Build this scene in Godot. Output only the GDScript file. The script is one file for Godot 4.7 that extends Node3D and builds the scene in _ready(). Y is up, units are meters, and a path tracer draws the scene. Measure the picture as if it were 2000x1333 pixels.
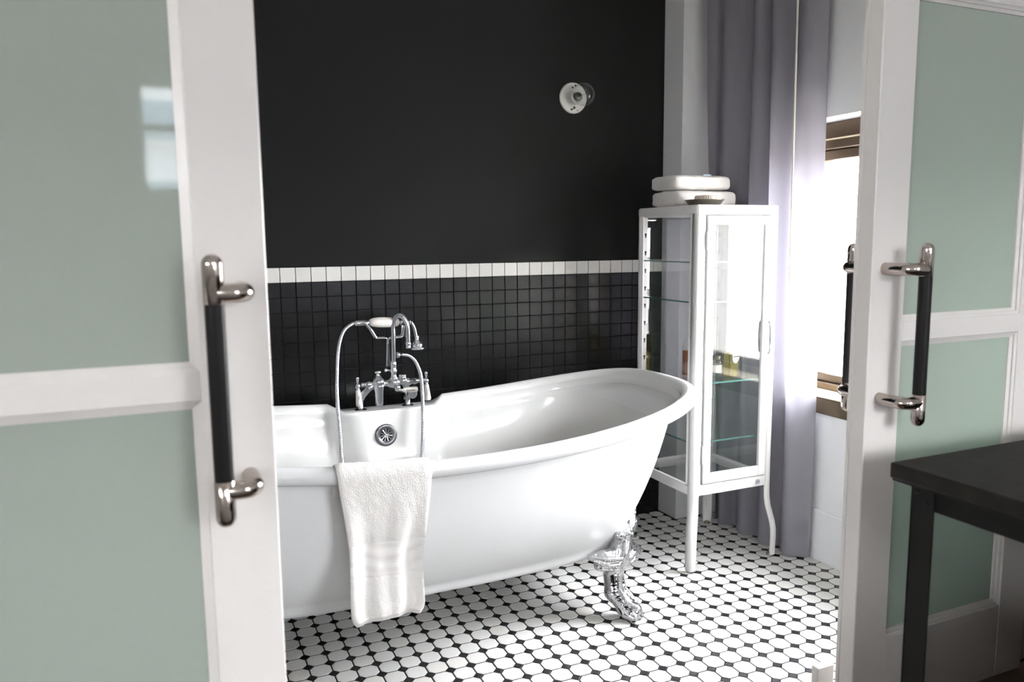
extends Node3D
# A black and white bathroom seen from the next room between two sliding glass doors.
# World: x runs along the black wall, y up, z towards the camera; the black wall is z = 0, the floor y = 0.

const CAM := Vector3(0.0, 1.17784, 2.78418)
const CAM_RIGHT := Vector3(0.914693, -0.009825, 0.404030)
const CAM_UP := Vector3(0.060714, 0.991700, -0.113334)
const CAM_BACK := Vector3(-0.399563, 0.128196, 0.907698)
const FOCAL := 1540.63
const CEIL := 2.62
const WIN_X := 2.135          # face of the window wall
const DOOR_Z := 1.50          # front face of the doors

var M := {}
var used := {}
var rng := RandomNumberGenerator.new()


# ---------------------------------------------------------------- small tools
func numbered(called: String) -> String:
	if not used.has(called):
		used[called] = 0
		return called
	used[called] += 1
	return "%s_%03d" % [called, used[called]]


func tag(o: Node, label: String, category := "", group := "", kind := "") -> Node:
	if label: o.set_meta("label", label)
	if category: o.set_meta("category", category)
	if group: o.set_meta("group", group)
	if kind: o.set_meta("kind", kind)
	return o


func thing(called: String, label: String, category: String, at := Vector3.ZERO, group := "", kind := "") -> Node3D:
	var o := Node3D.new()
	o.name = numbered(called)
	add_child(o, true)
	o.position = at
	tag(o, label, category, group, kind)
	return o


func begin(smooth := true) -> SurfaceTool:
	var st := SurfaceTool.new()
	st.begin(Mesh.PRIMITIVE_TRIANGLES)
	st.set_smooth_group(0 if smooth else -1)
	return st


func done(st: SurfaceTool) -> ArrayMesh:
	st.generate_normals()
	st.index()
	return st.commit()


func put(called: String, mesh: Mesh, mat: Material, parent: Node = null, at := Vector3.ZERO) -> MeshInstance3D:
	var o := MeshInstance3D.new()
	o.mesh = mesh
	o.material_override = mat
	o.position = at
	if parent == null or parent == self:
		o.name = numbered(called)
		add_child(o, true)
	else:
		o.name = called
		parent.add_child(o, true)
	return o


func obj(called: String, st: SurfaceTool, mat: Material, parent: Node = null, at := Vector3.ZERO) -> MeshInstance3D:
	return put(called, done(st), mat, parent, at)


# corners run counter-clockwise seen from outside
func tri(st: SurfaceTool, a: Vector3, b: Vector3, c: Vector3) -> void:
	st.add_vertex(a); st.add_vertex(c); st.add_vertex(b)


func quad(st: SurfaceTool, a: Vector3, b: Vector3, c: Vector3, d: Vector3) -> void:
	tri(st, a, b, c); tri(st, a, c, d)


# box from lo to hi with chamfered edges
func box(st: SurfaceTool, lo: Vector3, hi: Vector3, bev := 0.0, xf := Transform3D.IDENTITY) -> void:
	st.set_smooth_group(-1)
	var c := (lo + hi) * 0.5
	var h := (hi - lo) * 0.5
	var b: float = minf(bev, minf(h.x, minf(h.y, h.z)) * 0.9)
	var axes := [Vector3(1, 0, 0), Vector3(0, 1, 0), Vector3(0, 0, 1)]
	var P := func(sx: float, sy: float, sz: float, ax: int) -> Vector3:
		var e := [h.x - b, h.y - b, h.z - b]
		e[ax] += b
		return xf * (c + Vector3(sx * e[0], sy * e[1], sz * e[2]))
	for ax in 3:
		var u := (ax + 1) % 3
		var v := (ax + 2) % 3
		for s in [-1.0, 1.0]:
			var q := []
			for k in [[-1, -1], [1, -1], [1, 1], [-1, 1]]:
				var sg := [0.0, 0.0, 0.0]
				sg[ax] = s; sg[u] = k[0]; sg[v] = k[1]
				q.append(P.call(sg[0], sg[1], sg[2], ax))
			if s > 0: quad(st, q[0], q[1], q[2], q[3])
			else: quad(st, q[3], q[2], q[1], q[0])
	if b <= 0.0: return
	for ax in 3:                                   # edges run along ax
		var u := (ax + 1) % 3
		var v := (ax + 2) % 3
		for su in [-1.0, 1.0]:
			for sv in [-1.0, 1.0]:
				var q := []
				for k in [[-1, u], [1, u], [1, v], [-1, v]]:
					var sg := [0.0, 0.0, 0.0]
					sg[ax] = k[0]; sg[u] = su; sg[v] = sv
					q.append(P.call(sg[0], sg[1], sg[2], k[1]))
				if su * sv < 0: quad(st, q[0], q[1], q[2], q[3])
				else: quad(st, q[3], q[2], q[1], q[0])
	for sx in [-1.0, 1.0]:
		for sy in [-1.0, 1.0]:
			for sz in [-1.0, 1.0]:
				var p0 = P.call(sx, sy, sz, 0)
				var p1 = P.call(sx, sy, sz, 1)
				var p2 = P.call(sx, sy, sz, 2)
				if sx * sy * sz > 0: tri(st, p0, p1, p2)
				else: tri(st, p0, p2, p1)


func boxmesh(size: Vector3, bev: float) -> ArrayMesh:
	var st := begin(false)
	box(st, -size * 0.5, size * 0.5, bev)
	return done(st)


# rows of points -> surface; outside is to the left of the rows when columns run up
func grid(st: SurfaceTool, rows: Array, close_u := false, flip := false) -> void:
	st.set_smooth_group(0)
	for i in rows.size() - 1:
		var a: PackedVector3Array = rows[i]
		var b: PackedVector3Array = rows[i + 1]
		var n := a.size()
		for j in (n if close_u else n - 1):
			var k := (j + 1) % n
			if flip: quad(st, a[j], b[j], b[k], a[k])
			else: quad(st, a[j], a[k], b[k], b[j])


# profile of (radius, height) pairs turned round the local y axis
func lathe(st: SurfaceTool, prof: Array, xf := Transform3D.IDENTITY, seg := 24, smooth := true) -> void:
	st.set_smooth_group(0 if smooth else -1)
	for i in prof.size() - 1:
		var p: Vector2 = prof[i]
		var q: Vector2 = prof[i + 1]
		if p.is_equal_approx(q): continue
		for j in seg:
			var a0 := TAU * j / seg
			var a1 := TAU * (j + 1) / seg
			var d0 := Vector3(cos(a0), 0, -sin(a0))
			var d1 := Vector3(cos(a1), 0, -sin(a1))
			var A := xf * (d0 * p.x + Vector3(0, p.y, 0))
			var B := xf * (d1 * p.x + Vector3(0, p.y, 0))
			var Cc := xf * (d1 * q.x + Vector3(0, q.y, 0))
			var D := xf * (d0 * q.x + Vector3(0, q.y, 0))
			if p.x > 1e-6: tri(st, A, B, Cc)
			if q.x > 1e-6: tri(st, A, Cc, D)


func toward(from: Vector3, to: Vector3) -> Transform3D:      # local y runs from -> to
	var y := (to - from).normalized()
	var s := Vector3(0, 0, 1) if absf(y.z) < 0.9 else Vector3(1, 0, 0)
	var x := y.cross(s).normalized()
	return Transform3D(Basis(x, y, x.cross(y)), from)


func cyl(st: SurfaceTool, a: Vector3, b: Vector3, r0: float, r1 := -1.0, seg := 20, rounding := 0.0) -> void:
	var h := a.distance_to(b)
	if r1 < 0.0: r1 = r0
	var e: float = minf(rounding, minf(r0, minf(r1, h * 0.5)) * 0.95)
	if e > 0.0:
		var prof := [Vector2(0, 0)]
		for k in 6: prof.append(Vector2(r0 - e + e * sin(PI / 2 * k / 5.0), e - e * cos(PI / 2 * k / 5.0)))
		for k in 6: prof.append(Vector2(r1 - e + e * cos(PI / 2 * k / 5.0), h - e + e * sin(PI / 2 * k / 5.0)))
		prof.append(Vector2(0, h))
		lathe(st, prof, toward(a, b), seg)
	else:
		lathe(st, [Vector2(0, 0), Vector2(r0, 0)], toward(a, b), seg, false)
		lathe(st, [Vector2(r0, 0), Vector2(r1, h)], toward(a, b), seg)
		lathe(st, [Vector2(r1, h), Vector2(0, h)], toward(a, b), seg, false)


func ball(st: SurfaceTool, c: Vector3, r: float, squash := Vector3.ONE, seg := 20) -> void:
	var prof := []
	var n := seg / 2
	for k in n + 1: prof.append(Vector2(r * sin(PI * k / n), -r * cos(PI * k / n)))
	lathe(st, prof, Transform3D(Basis.from_scale(squash), c), seg)


func spline(pts: Array, steps: int) -> PackedVector3Array:
	var out := PackedVector3Array()
	for i in pts.size() - 1:
		var p0: Vector3 = pts[maxi(i - 1, 0)]
		var p1: Vector3 = pts[i]
		var p2: Vector3 = pts[i + 1]
		var p3: Vector3 = pts[mini(i + 2, pts.size() - 1)]
		for k in steps:
			var t := float(k) / steps
			out.append(0.5 * (2.0 * p1 + (p2 - p0) * t + (2.0 * p0 - 5.0 * p1 + 4.0 * p2 - p3) * t * t + (3.0 * p1 - p0 - 3.0 * p2 + p3) * t * t * t))
	out.append(pts[-1])
	return out


# a round tube along a path; radius(i, along) may ripple
func tube(st: SurfaceTool, path: PackedVector3Array, radius: Callable, seg := 14) -> void:
	var rows := []
	var side := Vector3.ZERO
	var along := 0.0
	for i in path.size():
		var t := (path[mini(i + 1, path.size() - 1)] - path[maxi(i - 1, 0)]).normalized()
		if i == 0:
			side = t.cross(Vector3(0.31, 0.17, 0.93)).normalized()
		else:
			side = (side - t * side.dot(t)).normalized()
			along += path[i].distance_to(path[i - 1])
		var up := side.cross(t)
		var r: float = radius.call(i, along)
		var row := PackedVector3Array()
		for j in seg:
			var a := TAU * j / seg
			row.append(path[i] + (side * cos(a) + up * sin(a)) * r)
		rows.append(row)
	grid(st, rows, true, true)
	for e in [0, rows.size() - 1]:
		var c: Vector3 = path[e]
		for j in seg:
			var k := (j + 1) % seg
			if e == 0: tri(st, c, rows[e][j], rows[e][k])
			else: tri(st, c, rows[e][k], rows[e][j])


func pipe(st: SurfaceTool, pts: Array, r: float, steps := 6, seg := 14) -> void:
	tube(st, spline(pts, steps), func(_i, _l): return r, seg)


func sstep(a: float, b: float, x: float) -> float:
	var t := clampf((x - a) / (b - a), 0.0, 1.0)
	return t * t * (3.0 - 2.0 * t)


# surface nets of a field that is negative inside
func nets(field: Callable, lo: Vector3, hi: Vector3, cell: float) -> ArrayMesh:
	var n := Vector3i(((hi - lo) / cell).ceil()) + Vector3i.ONE
	var f := PackedFloat32Array()
	f.resize(n.x * n.y * n.z)
	for z in n.z:
		for y in n.y:
			for x in n.x:
				f[x + n.x * (y + n.y * z)] = field.call(lo + Vector3(x, y, z) * cell)
	var at := {}
	var pts := PackedVector3Array()
	var index := PackedInt32Array()
	var steps := [1, n.x, n.x * n.y]
	for z in n.z - 1:
		for y in n.y - 1:
			for x in n.x - 1:
				var i0 := x + n.x * (y + n.y * z)
				var sum := Vector3.ZERO
				var count := 0
				for e in 12:
					var ax := e / 4
					var u: int = (ax + 1) % 3
					var v: int = (ax + 2) % 3
					var o := Vector3.ZERO
					o[u] = e & 1
					o[v] = (e >> 1) & 1
					var ia: int = i0 + int(o.x) * steps[0] + int(o.y) * steps[1] + int(o.z) * steps[2]
					var fa := f[ia]
					var fb := f[ia + steps[ax]]
					if (fa < 0.0) != (fb < 0.0):
						var p := o
						p[ax] = fa / (fa - fb)
						sum += p
						count += 1
				if count:
					at[i0] = pts.size()
					pts.append(lo + (Vector3(x, y, z) + sum / count) * cell)
	for z in range(1, n.z - 1):
		for y in range(1, n.y - 1):
			for x in range(1, n.x - 1):
				var i0 := x + n.x * (y + n.y * z)
				for ax in 3:
					var fa := f[i0]
					var fb := f[i0 + steps[ax]]
					if (fa < 0.0) == (fb < 0.0): continue
					var u: int = steps[(ax + 1) % 3]
					var v: int = steps[(ax + 2) % 3]
					var q := [i0 - u - v, i0 - v, i0, i0 - u]
					if not (at.has(q[0]) and at.has(q[1]) and at.has(q[2]) and at.has(q[3])): continue
					var k := [at[q[0]], at[q[1]], at[q[2]], at[q[3]]]
					if fa < 0.0: index.append_array(PackedInt32Array([k[0], k[2], k[1], k[0], k[3], k[2]]))
					else: index.append_array(PackedInt32Array([k[0], k[1], k[2], k[0], k[2], k[3]]))
	var st := begin()
	for i in index: st.add_vertex(pts[i])
	return done(st)


func capsule(p: Vector3, a: Vector3, b: Vector3, ra: float, rb: float) -> float:
	var d := b - a
	var t := clampf((p - a).dot(d) / d.length_squared(), 0.0, 1.0)
	return p.distance_to(a + d * t) - lerpf(ra, rb, t)


func to_pixel(p: Vector3) -> Vector3:           # picture position in the 2000 x 1333 frame, and depth
	var d := p - CAM
	var w := -d.dot(CAM_BACK)
	return Vector3(1000.0 + FOCAL * d.dot(CAM_RIGHT) / w, 666.5 - FOCAL * d.dot(CAM_UP) / w, w)


# ---------------------------------------------------------------- materials
func mat(called: String, srgb: Color, rough := 0.5, metal := 0.0, spec := 0.5) -> StandardMaterial3D:
	var m := StandardMaterial3D.new()
	m.resource_name = called
	m.albedo_color = srgb
	m.roughness = rough
	m.metallic = metal
	m.metallic_specular = spec
	M[called] = m
	return m


func noise_tex(freq: float, seed_: int, octaves := 4, size := 256, as_normal := false, ramp: Gradient = null) -> NoiseTexture2D:
	var n := FastNoiseLite.new()
	n.seed = seed_
	n.frequency = freq
	n.fractal_octaves = octaves
	var t := NoiseTexture2D.new()
	t.noise = n
	t.width = size
	t.height = size
	t.seamless = true
	t.as_normal_map = as_normal
	if ramp: t.color_ramp = ramp
	return t


func relief(m: StandardMaterial3D, tex: Texture2D, per_metre: float, cm: float) -> void:
	m.heightmap_enabled = true
	m.heightmap_texture = tex
	m.heightmap_scale = cm
	m.uv1_triplanar = true
	m.uv1_world_triplanar = true
	m.uv1_scale = Vector3.ONE * per_metre


func tint(m: StandardMaterial3D, tex: Texture2D, per_metre: float) -> void:
	m.albedo_texture = tex
	m.uv1_triplanar = true
	m.uv1_world_triplanar = true
	m.uv1_scale = Vector3.ONE * per_metre


func ramp2(a: Color, b: Color) -> Gradient:
	var g := Gradient.new()
	g.set_color(0, a)
	g.set_color(1, b)
	return g


func glass(called: String, alpha: float) -> StandardMaterial3D:
	var m := mat(called, Color(0.45, 0.58, 0.56, alpha), 0.0)
	m.transparency = BaseMaterial3D.TRANSPARENCY_ALPHA
	return m


func materials() -> void:
	var fine := noise_tex(0.06, 3)
	var m := mat("black_paint", Color(0.095, 0.095, 0.097), 0.6, 0.0, 0.27)
	relief(m, fine, 9.0, 0.006)
	mat("black_tile", Color(0.066, 0.066, 0.068), 0.20, 0.0, 0.34)
	mat("black_tile_b", Color(0.070, 0.069, 0.071), 0.22, 0.0, 0.34)
	mat("black_grout", Color(0.145, 0.145, 0.147), 0.8, 0.0, 0.3)
	mat("white_tile", Color(0.90, 0.89, 0.87), 0.22)
	mat("white_tile_b", Color(0.88, 0.87, 0.85), 0.26)
	mat("floor_white", Color(0.855, 0.848, 0.835), 0.34)
	mat("floor_white_b", Color(0.84, 0.835, 0.822), 0.36)
	mat("floor_white_c", Color(0.85, 0.836, 0.818), 0.32)
	mat("floor_black", Color(0.11, 0.11, 0.12), 0.25)
	mat("floor_grout", Color(0.10, 0.10, 0.105), 0.85, 0.0, 0.3)
	m = mat("wall_white", Color(0.90, 0.90, 0.91), 0.6)
	relief(m, fine, 7.0, 0.008)
	m = mat("wall_grey", Color(0.80, 0.79, 0.78), 0.7)
	mat("ceiling_white", Color(0.94, 0.94, 0.94), 0.8)
	m = mat("door_paint", Color(0.905, 0.885, 0.868), 0.33)
	relief(m, noise_tex(0.05, 8), 6.0, 0.004)
	m = mat("satin_glass", Color(0.655, 0.685, 0.645), 0.04)
	m.backlight_enabled = true
	m.backlight = Color(0.45, 0.50, 0.47)
	m.metallic_specular = 0.5
	mat("nickel", Color(0.80, 0.76, 0.73), 0.10, 1.0)
	mat("chrome", Color(0.86, 0.87, 0.89), 0.06, 1.0)
	m = mat("chrome_cast", Color(0.88, 0.88, 0.89), 0.10, 1.0)
	m = mat("black_leather", Color(0.065, 0.06, 0.06), 0.42, 0.0, 0.3)
	relief(m, noise_tex(0.2, 5), 30.0, 0.01)
	mat("enamel", Color(0.93, 0.928, 0.92), 0.12)
	m = mat("enamel_outside", Color(0.93, 0.93, 0.93), 0.20)
	mat("porcelain", Color(0.92, 0.90, 0.87), 0.10)
	mat("print_black", Color(0.12, 0.12, 0.13), 0.5)
	mat("satin_metal", Color(0.46, 0.46, 0.47), 0.38, 0.9)
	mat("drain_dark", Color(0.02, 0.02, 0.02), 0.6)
	m = mat("terry", Color(0.94, 0.925, 0.91), 0.95, 0.0, 0.2)
	relief(m, noise_tex(0.11, 11, 3, 512), 4.0, 0.13)
	m.rim_enabled = true
	m.rim = 0.4
	m = mat("terry_band", Color(0.93, 0.915, 0.90), 0.9, 0.0, 0.2)
	mat("cabinet_white", Color(0.93, 0.925, 0.92), 0.30)
	mat("slot_dark", Color(0.05, 0.06, 0.06), 0.7)
	glass("cabinet_glass", 0.015)
	glass("window_glass", 0.015)
	glass("bulb_glass", 0.03)
	mat("glass_edge", Color(0.25, 0.40, 0.38), 0.15)
	m = mat("curtain", Color(0.505, 0.495, 0.522), 0.9, 0.0, 0.2)
	relief(m, noise_tex(0.4, 21, 2), 14.0, 0.03)
	m.backlight_enabled = true
	m.backlight = Color(0.43, 0.42, 0.45)
	mat("wand_plastic", Color(0.85, 0.84, 0.80), 0.4)
	mat("bronze", Color(0.36, 0.31, 0.25), 0.28, 0.75)
	mat("bronze_light", Color(0.80, 0.74, 0.64), 0.35, 0.2)
	m = mat("table_steel", Color(0.160, 0.153, 0.145), 0.55, 0.0, 0.28)
	m.albedo_texture = noise_tex(0.012, 31, 5, 512, false, ramp2(Color(0.60, 0.58, 0.56), Color(1.0, 0.97, 0.93)))
	m.uv1_triplanar = true
	m.uv1_world_triplanar = true
	m.uv1_scale = Vector3.ONE * 2.2
	mat("table_leg_steel", Color(0.11, 0.107, 0.105), 0.6, 0.0, 0.22)
	m = mat("wood_floor", Color(0.34, 0.26, 0.21), 0.45)
	mat("added_bed_cover", Color(0.50, 0.49, 0.48), 0.9, 0.0, 0.2)
	mat("lamp_ceramic", Color(0.86, 0.86, 0.84), 0.35)
	mat("pewter", Color(0.52, 0.50, 0.46), 0.28, 0.9)
	mat("soap_wrap", Color(0.80, 0.74, 0.69), 0.6)
	mat("towel_tag", Color(0.66, 0.72, 0.78), 0.7)
	m = mat("amber_liquid", Color(0.66, 0.38, 0.08, 0.22), 0.02)
	m.refraction_enabled = true
	m.refraction_scale = 0.033
	m = mat("gold_liquid", Color(0.62, 0.56, 0.14, 0.22), 0.02)
	m.refraction_enabled = true
	m.refraction_scale = 0.033
	glass("bottle_glass", 0.03)
	mat("paper_label", Color(0.88, 0.88, 0.85), 0.6)
	mat("dark_cap", Color(0.10, 0.09, 0.08), 0.35)
	mat("facade", Color(0.62, 0.63, 0.65), 0.8)
	mat("facade_pane", Color(0.30, 0.36, 0.42), 0.1)
	mat("facade_frame", Color(0.80, 0.81, 0.82), 0.6)


# ---------------------------------------------------------------- setting
func setting() -> void:
	# --- black wall with its tiled dado
	var st := begin(false)
	box(st, Vector3(-0.82, 0.0, -0.15), Vector3(1.93, 1.0912, 0.0))
	box(st, Vector3(-0.82, 1.0912, -0.15), Vector3(1.93, CEIL, 0.0035))
	box(st, Vector3(1.93, 0.0, -0.15), Vector3(2.335, CEIL, 0.0))
	var wall := obj("wall_back", st, M.black_paint)
	tag(wall, "matt black wall with black tiled dado behind the bathtub", "wall", "", "structure")
	var pitch := 0.052
	var x0 := 0.362586
	var top := 1.08922
	var size := Vector3(pitch - 0.0020, pitch - 0.0020, 0.009)
	var tile := boxmesh(size, 0.0011)
	var rest := begin(false)
	var grout := begin(false)
	box(grout, Vector3(-0.80, 0.0, 0.0), Vector3(1.912, top, 0.0056))
	obj("grout", grout, M.black_grout, wall)
	for i in range(-22, 30):
		var cx := x0 + (i + 0.5) * pitch
		var w := pitch
		var cut := 0.0
		if cx + pitch * 0.5 > 1.912: cut = cx + pitch * 0.5 - 1.912
		if cut > pitch * 0.8: continue
		for j in 21:
			var cy := top - (j + 0.5) * pitch
			var low := cy - pitch * 0.5
			if low < -0.02: continue
			var c := Vector3(cx - cut * 0.5, cy, 0.0036)
			var px := to_pixel(c)
			var seen_it: bool = px.x > 510.0 and px.x < 1345.0 and px.y < 795.0 - maxf(0.0, px.x - 820.0) * 0.16
			var mesh := tile
			if cut > 0.001: mesh = boxmesh(size - Vector3(cut, 0, 0), 0.0016)
			if j == 0:
				put("border_tile", mesh, M.white_tile if rng.randf() < 0.6 else M.white_tile_b, wall, c)
			elif seen_it:
				var o := put("square_tile", mesh, M.black_tile if rng.randf() < 0.65 else M.black_tile_b, wall, c)
				o.rotation = Vector3(rng.randf_range(-0.004, 0.004), rng.randf_range(-0.004, 0.004), 0)
			else:
				box(rest, c - size * 0.5 + Vector3(cut * 0.5, 0, 0), c + size * 0.5 - Vector3(cut * 0.5, 0, 0), 0.0016)
	var r := obj("square_tiles", rest, M.black_tile, wall)
	r.set_meta("kind", "stuff")

	# --- bathroom floor: white octagons and black dots
	st = begin(false)
	box(st, Vector3(-0.82, -0.12, -0.02), Vector3(2.335, -0.0007, 1.47))
	var floor_ := obj("floor", st, M.floor_grout)
	tag(floor_, "bathroom floor of white octagon tiles with small black dots", "floor", "", "structure")
	var P := 0.059374
	var fx := 0.30352
	var fz := 0.42754
	var oct := octagon(P, 0.264 * P, 0.0042)
	var dot := diamond(0.264 * P - 0.0020)
	var spots := []
	for i in range(-18, 31):
		for j in range(-8, 19):
			for k in 2:
				var c := Vector3(fx + (i + 0.5 * (1 - k)) * P, 0.0, fz + (j + 0.5 * (1 - k)) * P)
				if c.x < -0.78 or c.x > WIN_X - 0.012 or c.z < 0.012 or c.z > 1.45: continue
				if c.x > 1.895 and c.z < 0.15: continue
				var px := to_pixel(c)
				var shown: bool = px.x > 555 and px.x < 1640 and px.y < 1345
				if px.x < 1165: shown = shown and px.y > 1203.0 - (px.x - 560.0) * 0.187
				if px.x >= 1165 and px.x < 1240: shown = shown and px.y > 1040.0
				spots.append({"c": c, "k": k, "shown": shown, "d": px.z})
	spots.sort_custom(func(a, b): return a.d < b.d)
	var left := [300, 300]
	var oct_rest := begin(false)
	var dot_rest := begin(false)
	for s in spots:
		var q: Vector3 = s.c + Vector3(0, rng.randf_range(-0.0002, 0.0002), 0)
		if s.shown and left[s.k] > 0:
			left[s.k] -= 1
			var o: MeshInstance3D
			if s.k == 0:
				var pick := rng.randf()
				o = put("octagon_tile", oct, M.floor_white if pick < 0.5 else (M.floor_white_b if pick < 0.8 else M.floor_white_c), floor_, q)
			else:
				o = put("dot_tile", dot, M.floor_black, floor_, q)
			o.rotation = Vector3(rng.randf_range(-0.006, 0.006), 0, rng.randf_range(-0.006, 0.006))
		elif s.k == 0: oct_rest.append_from(oct, 0, Transform3D(Basis.IDENTITY, q))
		else: dot_rest.append_from(dot, 0, Transform3D(Basis.IDENTITY, q))
	put("octagon_tiles", oct_rest.commit(), M.floor_white, floor_).set_meta("kind", "stuff")
	put("dot_tiles", dot_rest.commit(), M.floor_black, floor_).set_meta("kind", "stuff")

	# --- window wall with a deep recess, and the pilaster in the corner
	var W := WIN_X
	var z0 := 0.46
	var z1 := 1.435
	var y0 := 0.545
	var y1 := 1.585
	st = begin(false)
	box(st, Vector3(W, 0, 0.0), Vector3(2.335, y0, 1.46))
	box(st, Vector3(W, y1, 0.0), Vector3(2.335, CEIL, 1.46))
	box(st, Vector3(W, y0, 0.0), Vector3(2.335, y1, z0))
	box(st, Vector3(W, y0, z1), Vector3(2.335, y1, 1.46))
	tag(obj("wall_right", st, M.wall_white), "white wall around the bright window beside the curtain", "wall", "", "structure")
	st = begin(false)
	box(st, Vector3(1.912, 0, 0.0), Vector3(W, CEIL, 0.132), 0.002)
	tag(obj("wall_pilaster", st, M.wall_white), "pale grey square pilaster between black wall and curtain", "pilaster", "", "structure")
	st = begin(false)
	box(st, Vector3(W - 0.012, 0, 0.132), Vector3(W, 0.19, 1.44), 0.004)
	tag(obj("baseboard_right", st, M.wall_white), "white baseboard panel under the window", "baseboard", "", "structure")
	st = begin(false)
	box(st, Vector3(-0.94, 0, -0.15), Vector3(-0.80, CEIL, 1.47))
	tag(obj("wall_left", st, M.wall_white), "plain bathroom wall beyond the left door", "wall", "", "structure")

	# --- partition that carries the doors, and the room the camera stands in
	st = begin(false)
	box(st, Vector3(-3.1, 0, 1.40), Vector3(-0.52, CEIL, 1.46))
	box(st, Vector3(2.09, 0, 1.40), Vector3(2.335, CEIL, 1.46))
	box(st, Vector3(-0.52, 2.50, 1.40), Vector3(2.09, CEIL, 1.46))
	tag(obj("wall_front", st, M.wall_grey), "partition wall above and beside the glass doors", "wall", "", "structure")
	st = begin(false)
	box(st, Vector3(-3.1, CEIL, -0.15), Vector3(2.5, CEIL + 0.15, 5.4))
	tag(obj("ceiling", st, M.ceiling_white), "white ceiling over both rooms", "ceiling", "", "structure")
	st = begin(false)
	box(st, Vector3(-3.1, -0.12, 1.47), Vector3(2.5, -0.0005, 5.4))
	tag(obj("floor", st, M.wood_floor), "brown floor of the room in front of the doors", "floor", "", "structure")
	st = begin(false)
	box(st, Vector3(-3.2, 0, 1.40), Vector3(-3.08, CEIL, 3.2))
	box(st, Vector3(-3.2, 0, 5.0), Vector3(-3.08, CEIL, 5.4))
	box(st, Vector3(-3.2, 0, 3.2), Vector3(-3.08, 1.50, 5.0))
	box(st, Vector3(-3.2, 1.90, 3.2), Vector3(-3.08, CEIL, 5.0))
	tag(obj("wall_outer_left", st, M.wall_grey), "pale wall on the left of the front room", "wall", "", "structure")
	st = begin(false)
	box(st, Vector3(2.335, 0, 1.46), Vector3(2.50, CEIL, 5.4))
	tag(obj("wall_outer_right", st, M.wall_grey), "pale wall on the right of the front room", "wall", "", "structure")
	st = begin(false)
	box(st, Vector3(-3.1, 0, 5.2), Vector3(-0.09, CEIL, 5.4))
	box(st, Vector3(-0.09, 0, 5.2), Vector3(0.23, 1.45, 5.4))
	box(st, Vector3(-0.09, 2.10, 5.2), Vector3(0.23, CEIL, 5.4))
	box(st, Vector3(0.23, 0, 5.2), Vector3(1.20, CEIL, 5.4))
	box(st, Vector3(1.20, 0, 5.2), Vector3(2.20, 1.00, 5.4))
	box(st, Vector3(1.20, 2.10, 5.2), Vector3(2.20, CEIL, 5.4))
	box(st, Vector3(2.20, 0, 5.2), Vector3(2.5, CEIL, 5.4))
	tag(obj("wall_outer_back", st, M.wall_grey), "pale wall behind the camera with two windows", "wall", "", "structure")

	window_one(z0, z1)
	window_two()
	window_three()


func octagon(P: float, cut: float, gap: float) -> ArrayMesh:
	var st := begin(false)
	var h := P * 0.5 - gap * 0.5
	var c := cut
	var ring := func(inset: float, y: float) -> PackedVector3Array:
		var k := h - inset
		var d := (P * 0.5 - c) - inset * 0.41
		return PackedVector3Array([Vector3(k, y, -d), Vector3(k, y, d), Vector3(d, y, k), Vector3(-d, y, k), Vector3(-k, y, d), Vector3(-k, y, -d), Vector3(-d, y, -k), Vector3(d, y, -k)])
	var a: PackedVector3Array = ring.call(0.0018, 0.0005)
	var b: PackedVector3Array = ring.call(0.0006, 0.0001)
	var e: PackedVector3Array = ring.call(0.0, -0.0006)
	var f: PackedVector3Array = ring.call(0.0, -0.005)
	for j in range(1, 7): tri(st, a[0], a[j + 1], a[j])
	for pair in [[a, b], [b, e], [e, f]]:
		for j in 8:
			var k := (j + 1) % 8
			quad(st, pair[0][j], pair[0][k], pair[1][k], pair[1][j])
	return done(st)


func diamond(h: float) -> ArrayMesh:
	var st := begin(false)
	var ring := func(k: float, y: float) -> PackedVector3Array:
		return PackedVector3Array([Vector3(k, y, 0), Vector3(0, y, k), Vector3(-k, y, 0), Vector3(0, y, -k)])
	var a: PackedVector3Array = ring.call(h - 0.0016, 0.0002)
	var b: PackedVector3Array = ring.call(h, -0.0006)
	var e: PackedVector3Array = ring.call(h, -0.005)
	quad(st, a[0], a[3], a[2], a[1])
	for pair in [[a, b], [b, e]]:
		for j in 4:
			var k := (j + 1) % 4
			quad(st, pair[0][j], pair[0][k], pair[1][k], pair[1][j])
	return done(st)


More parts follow.
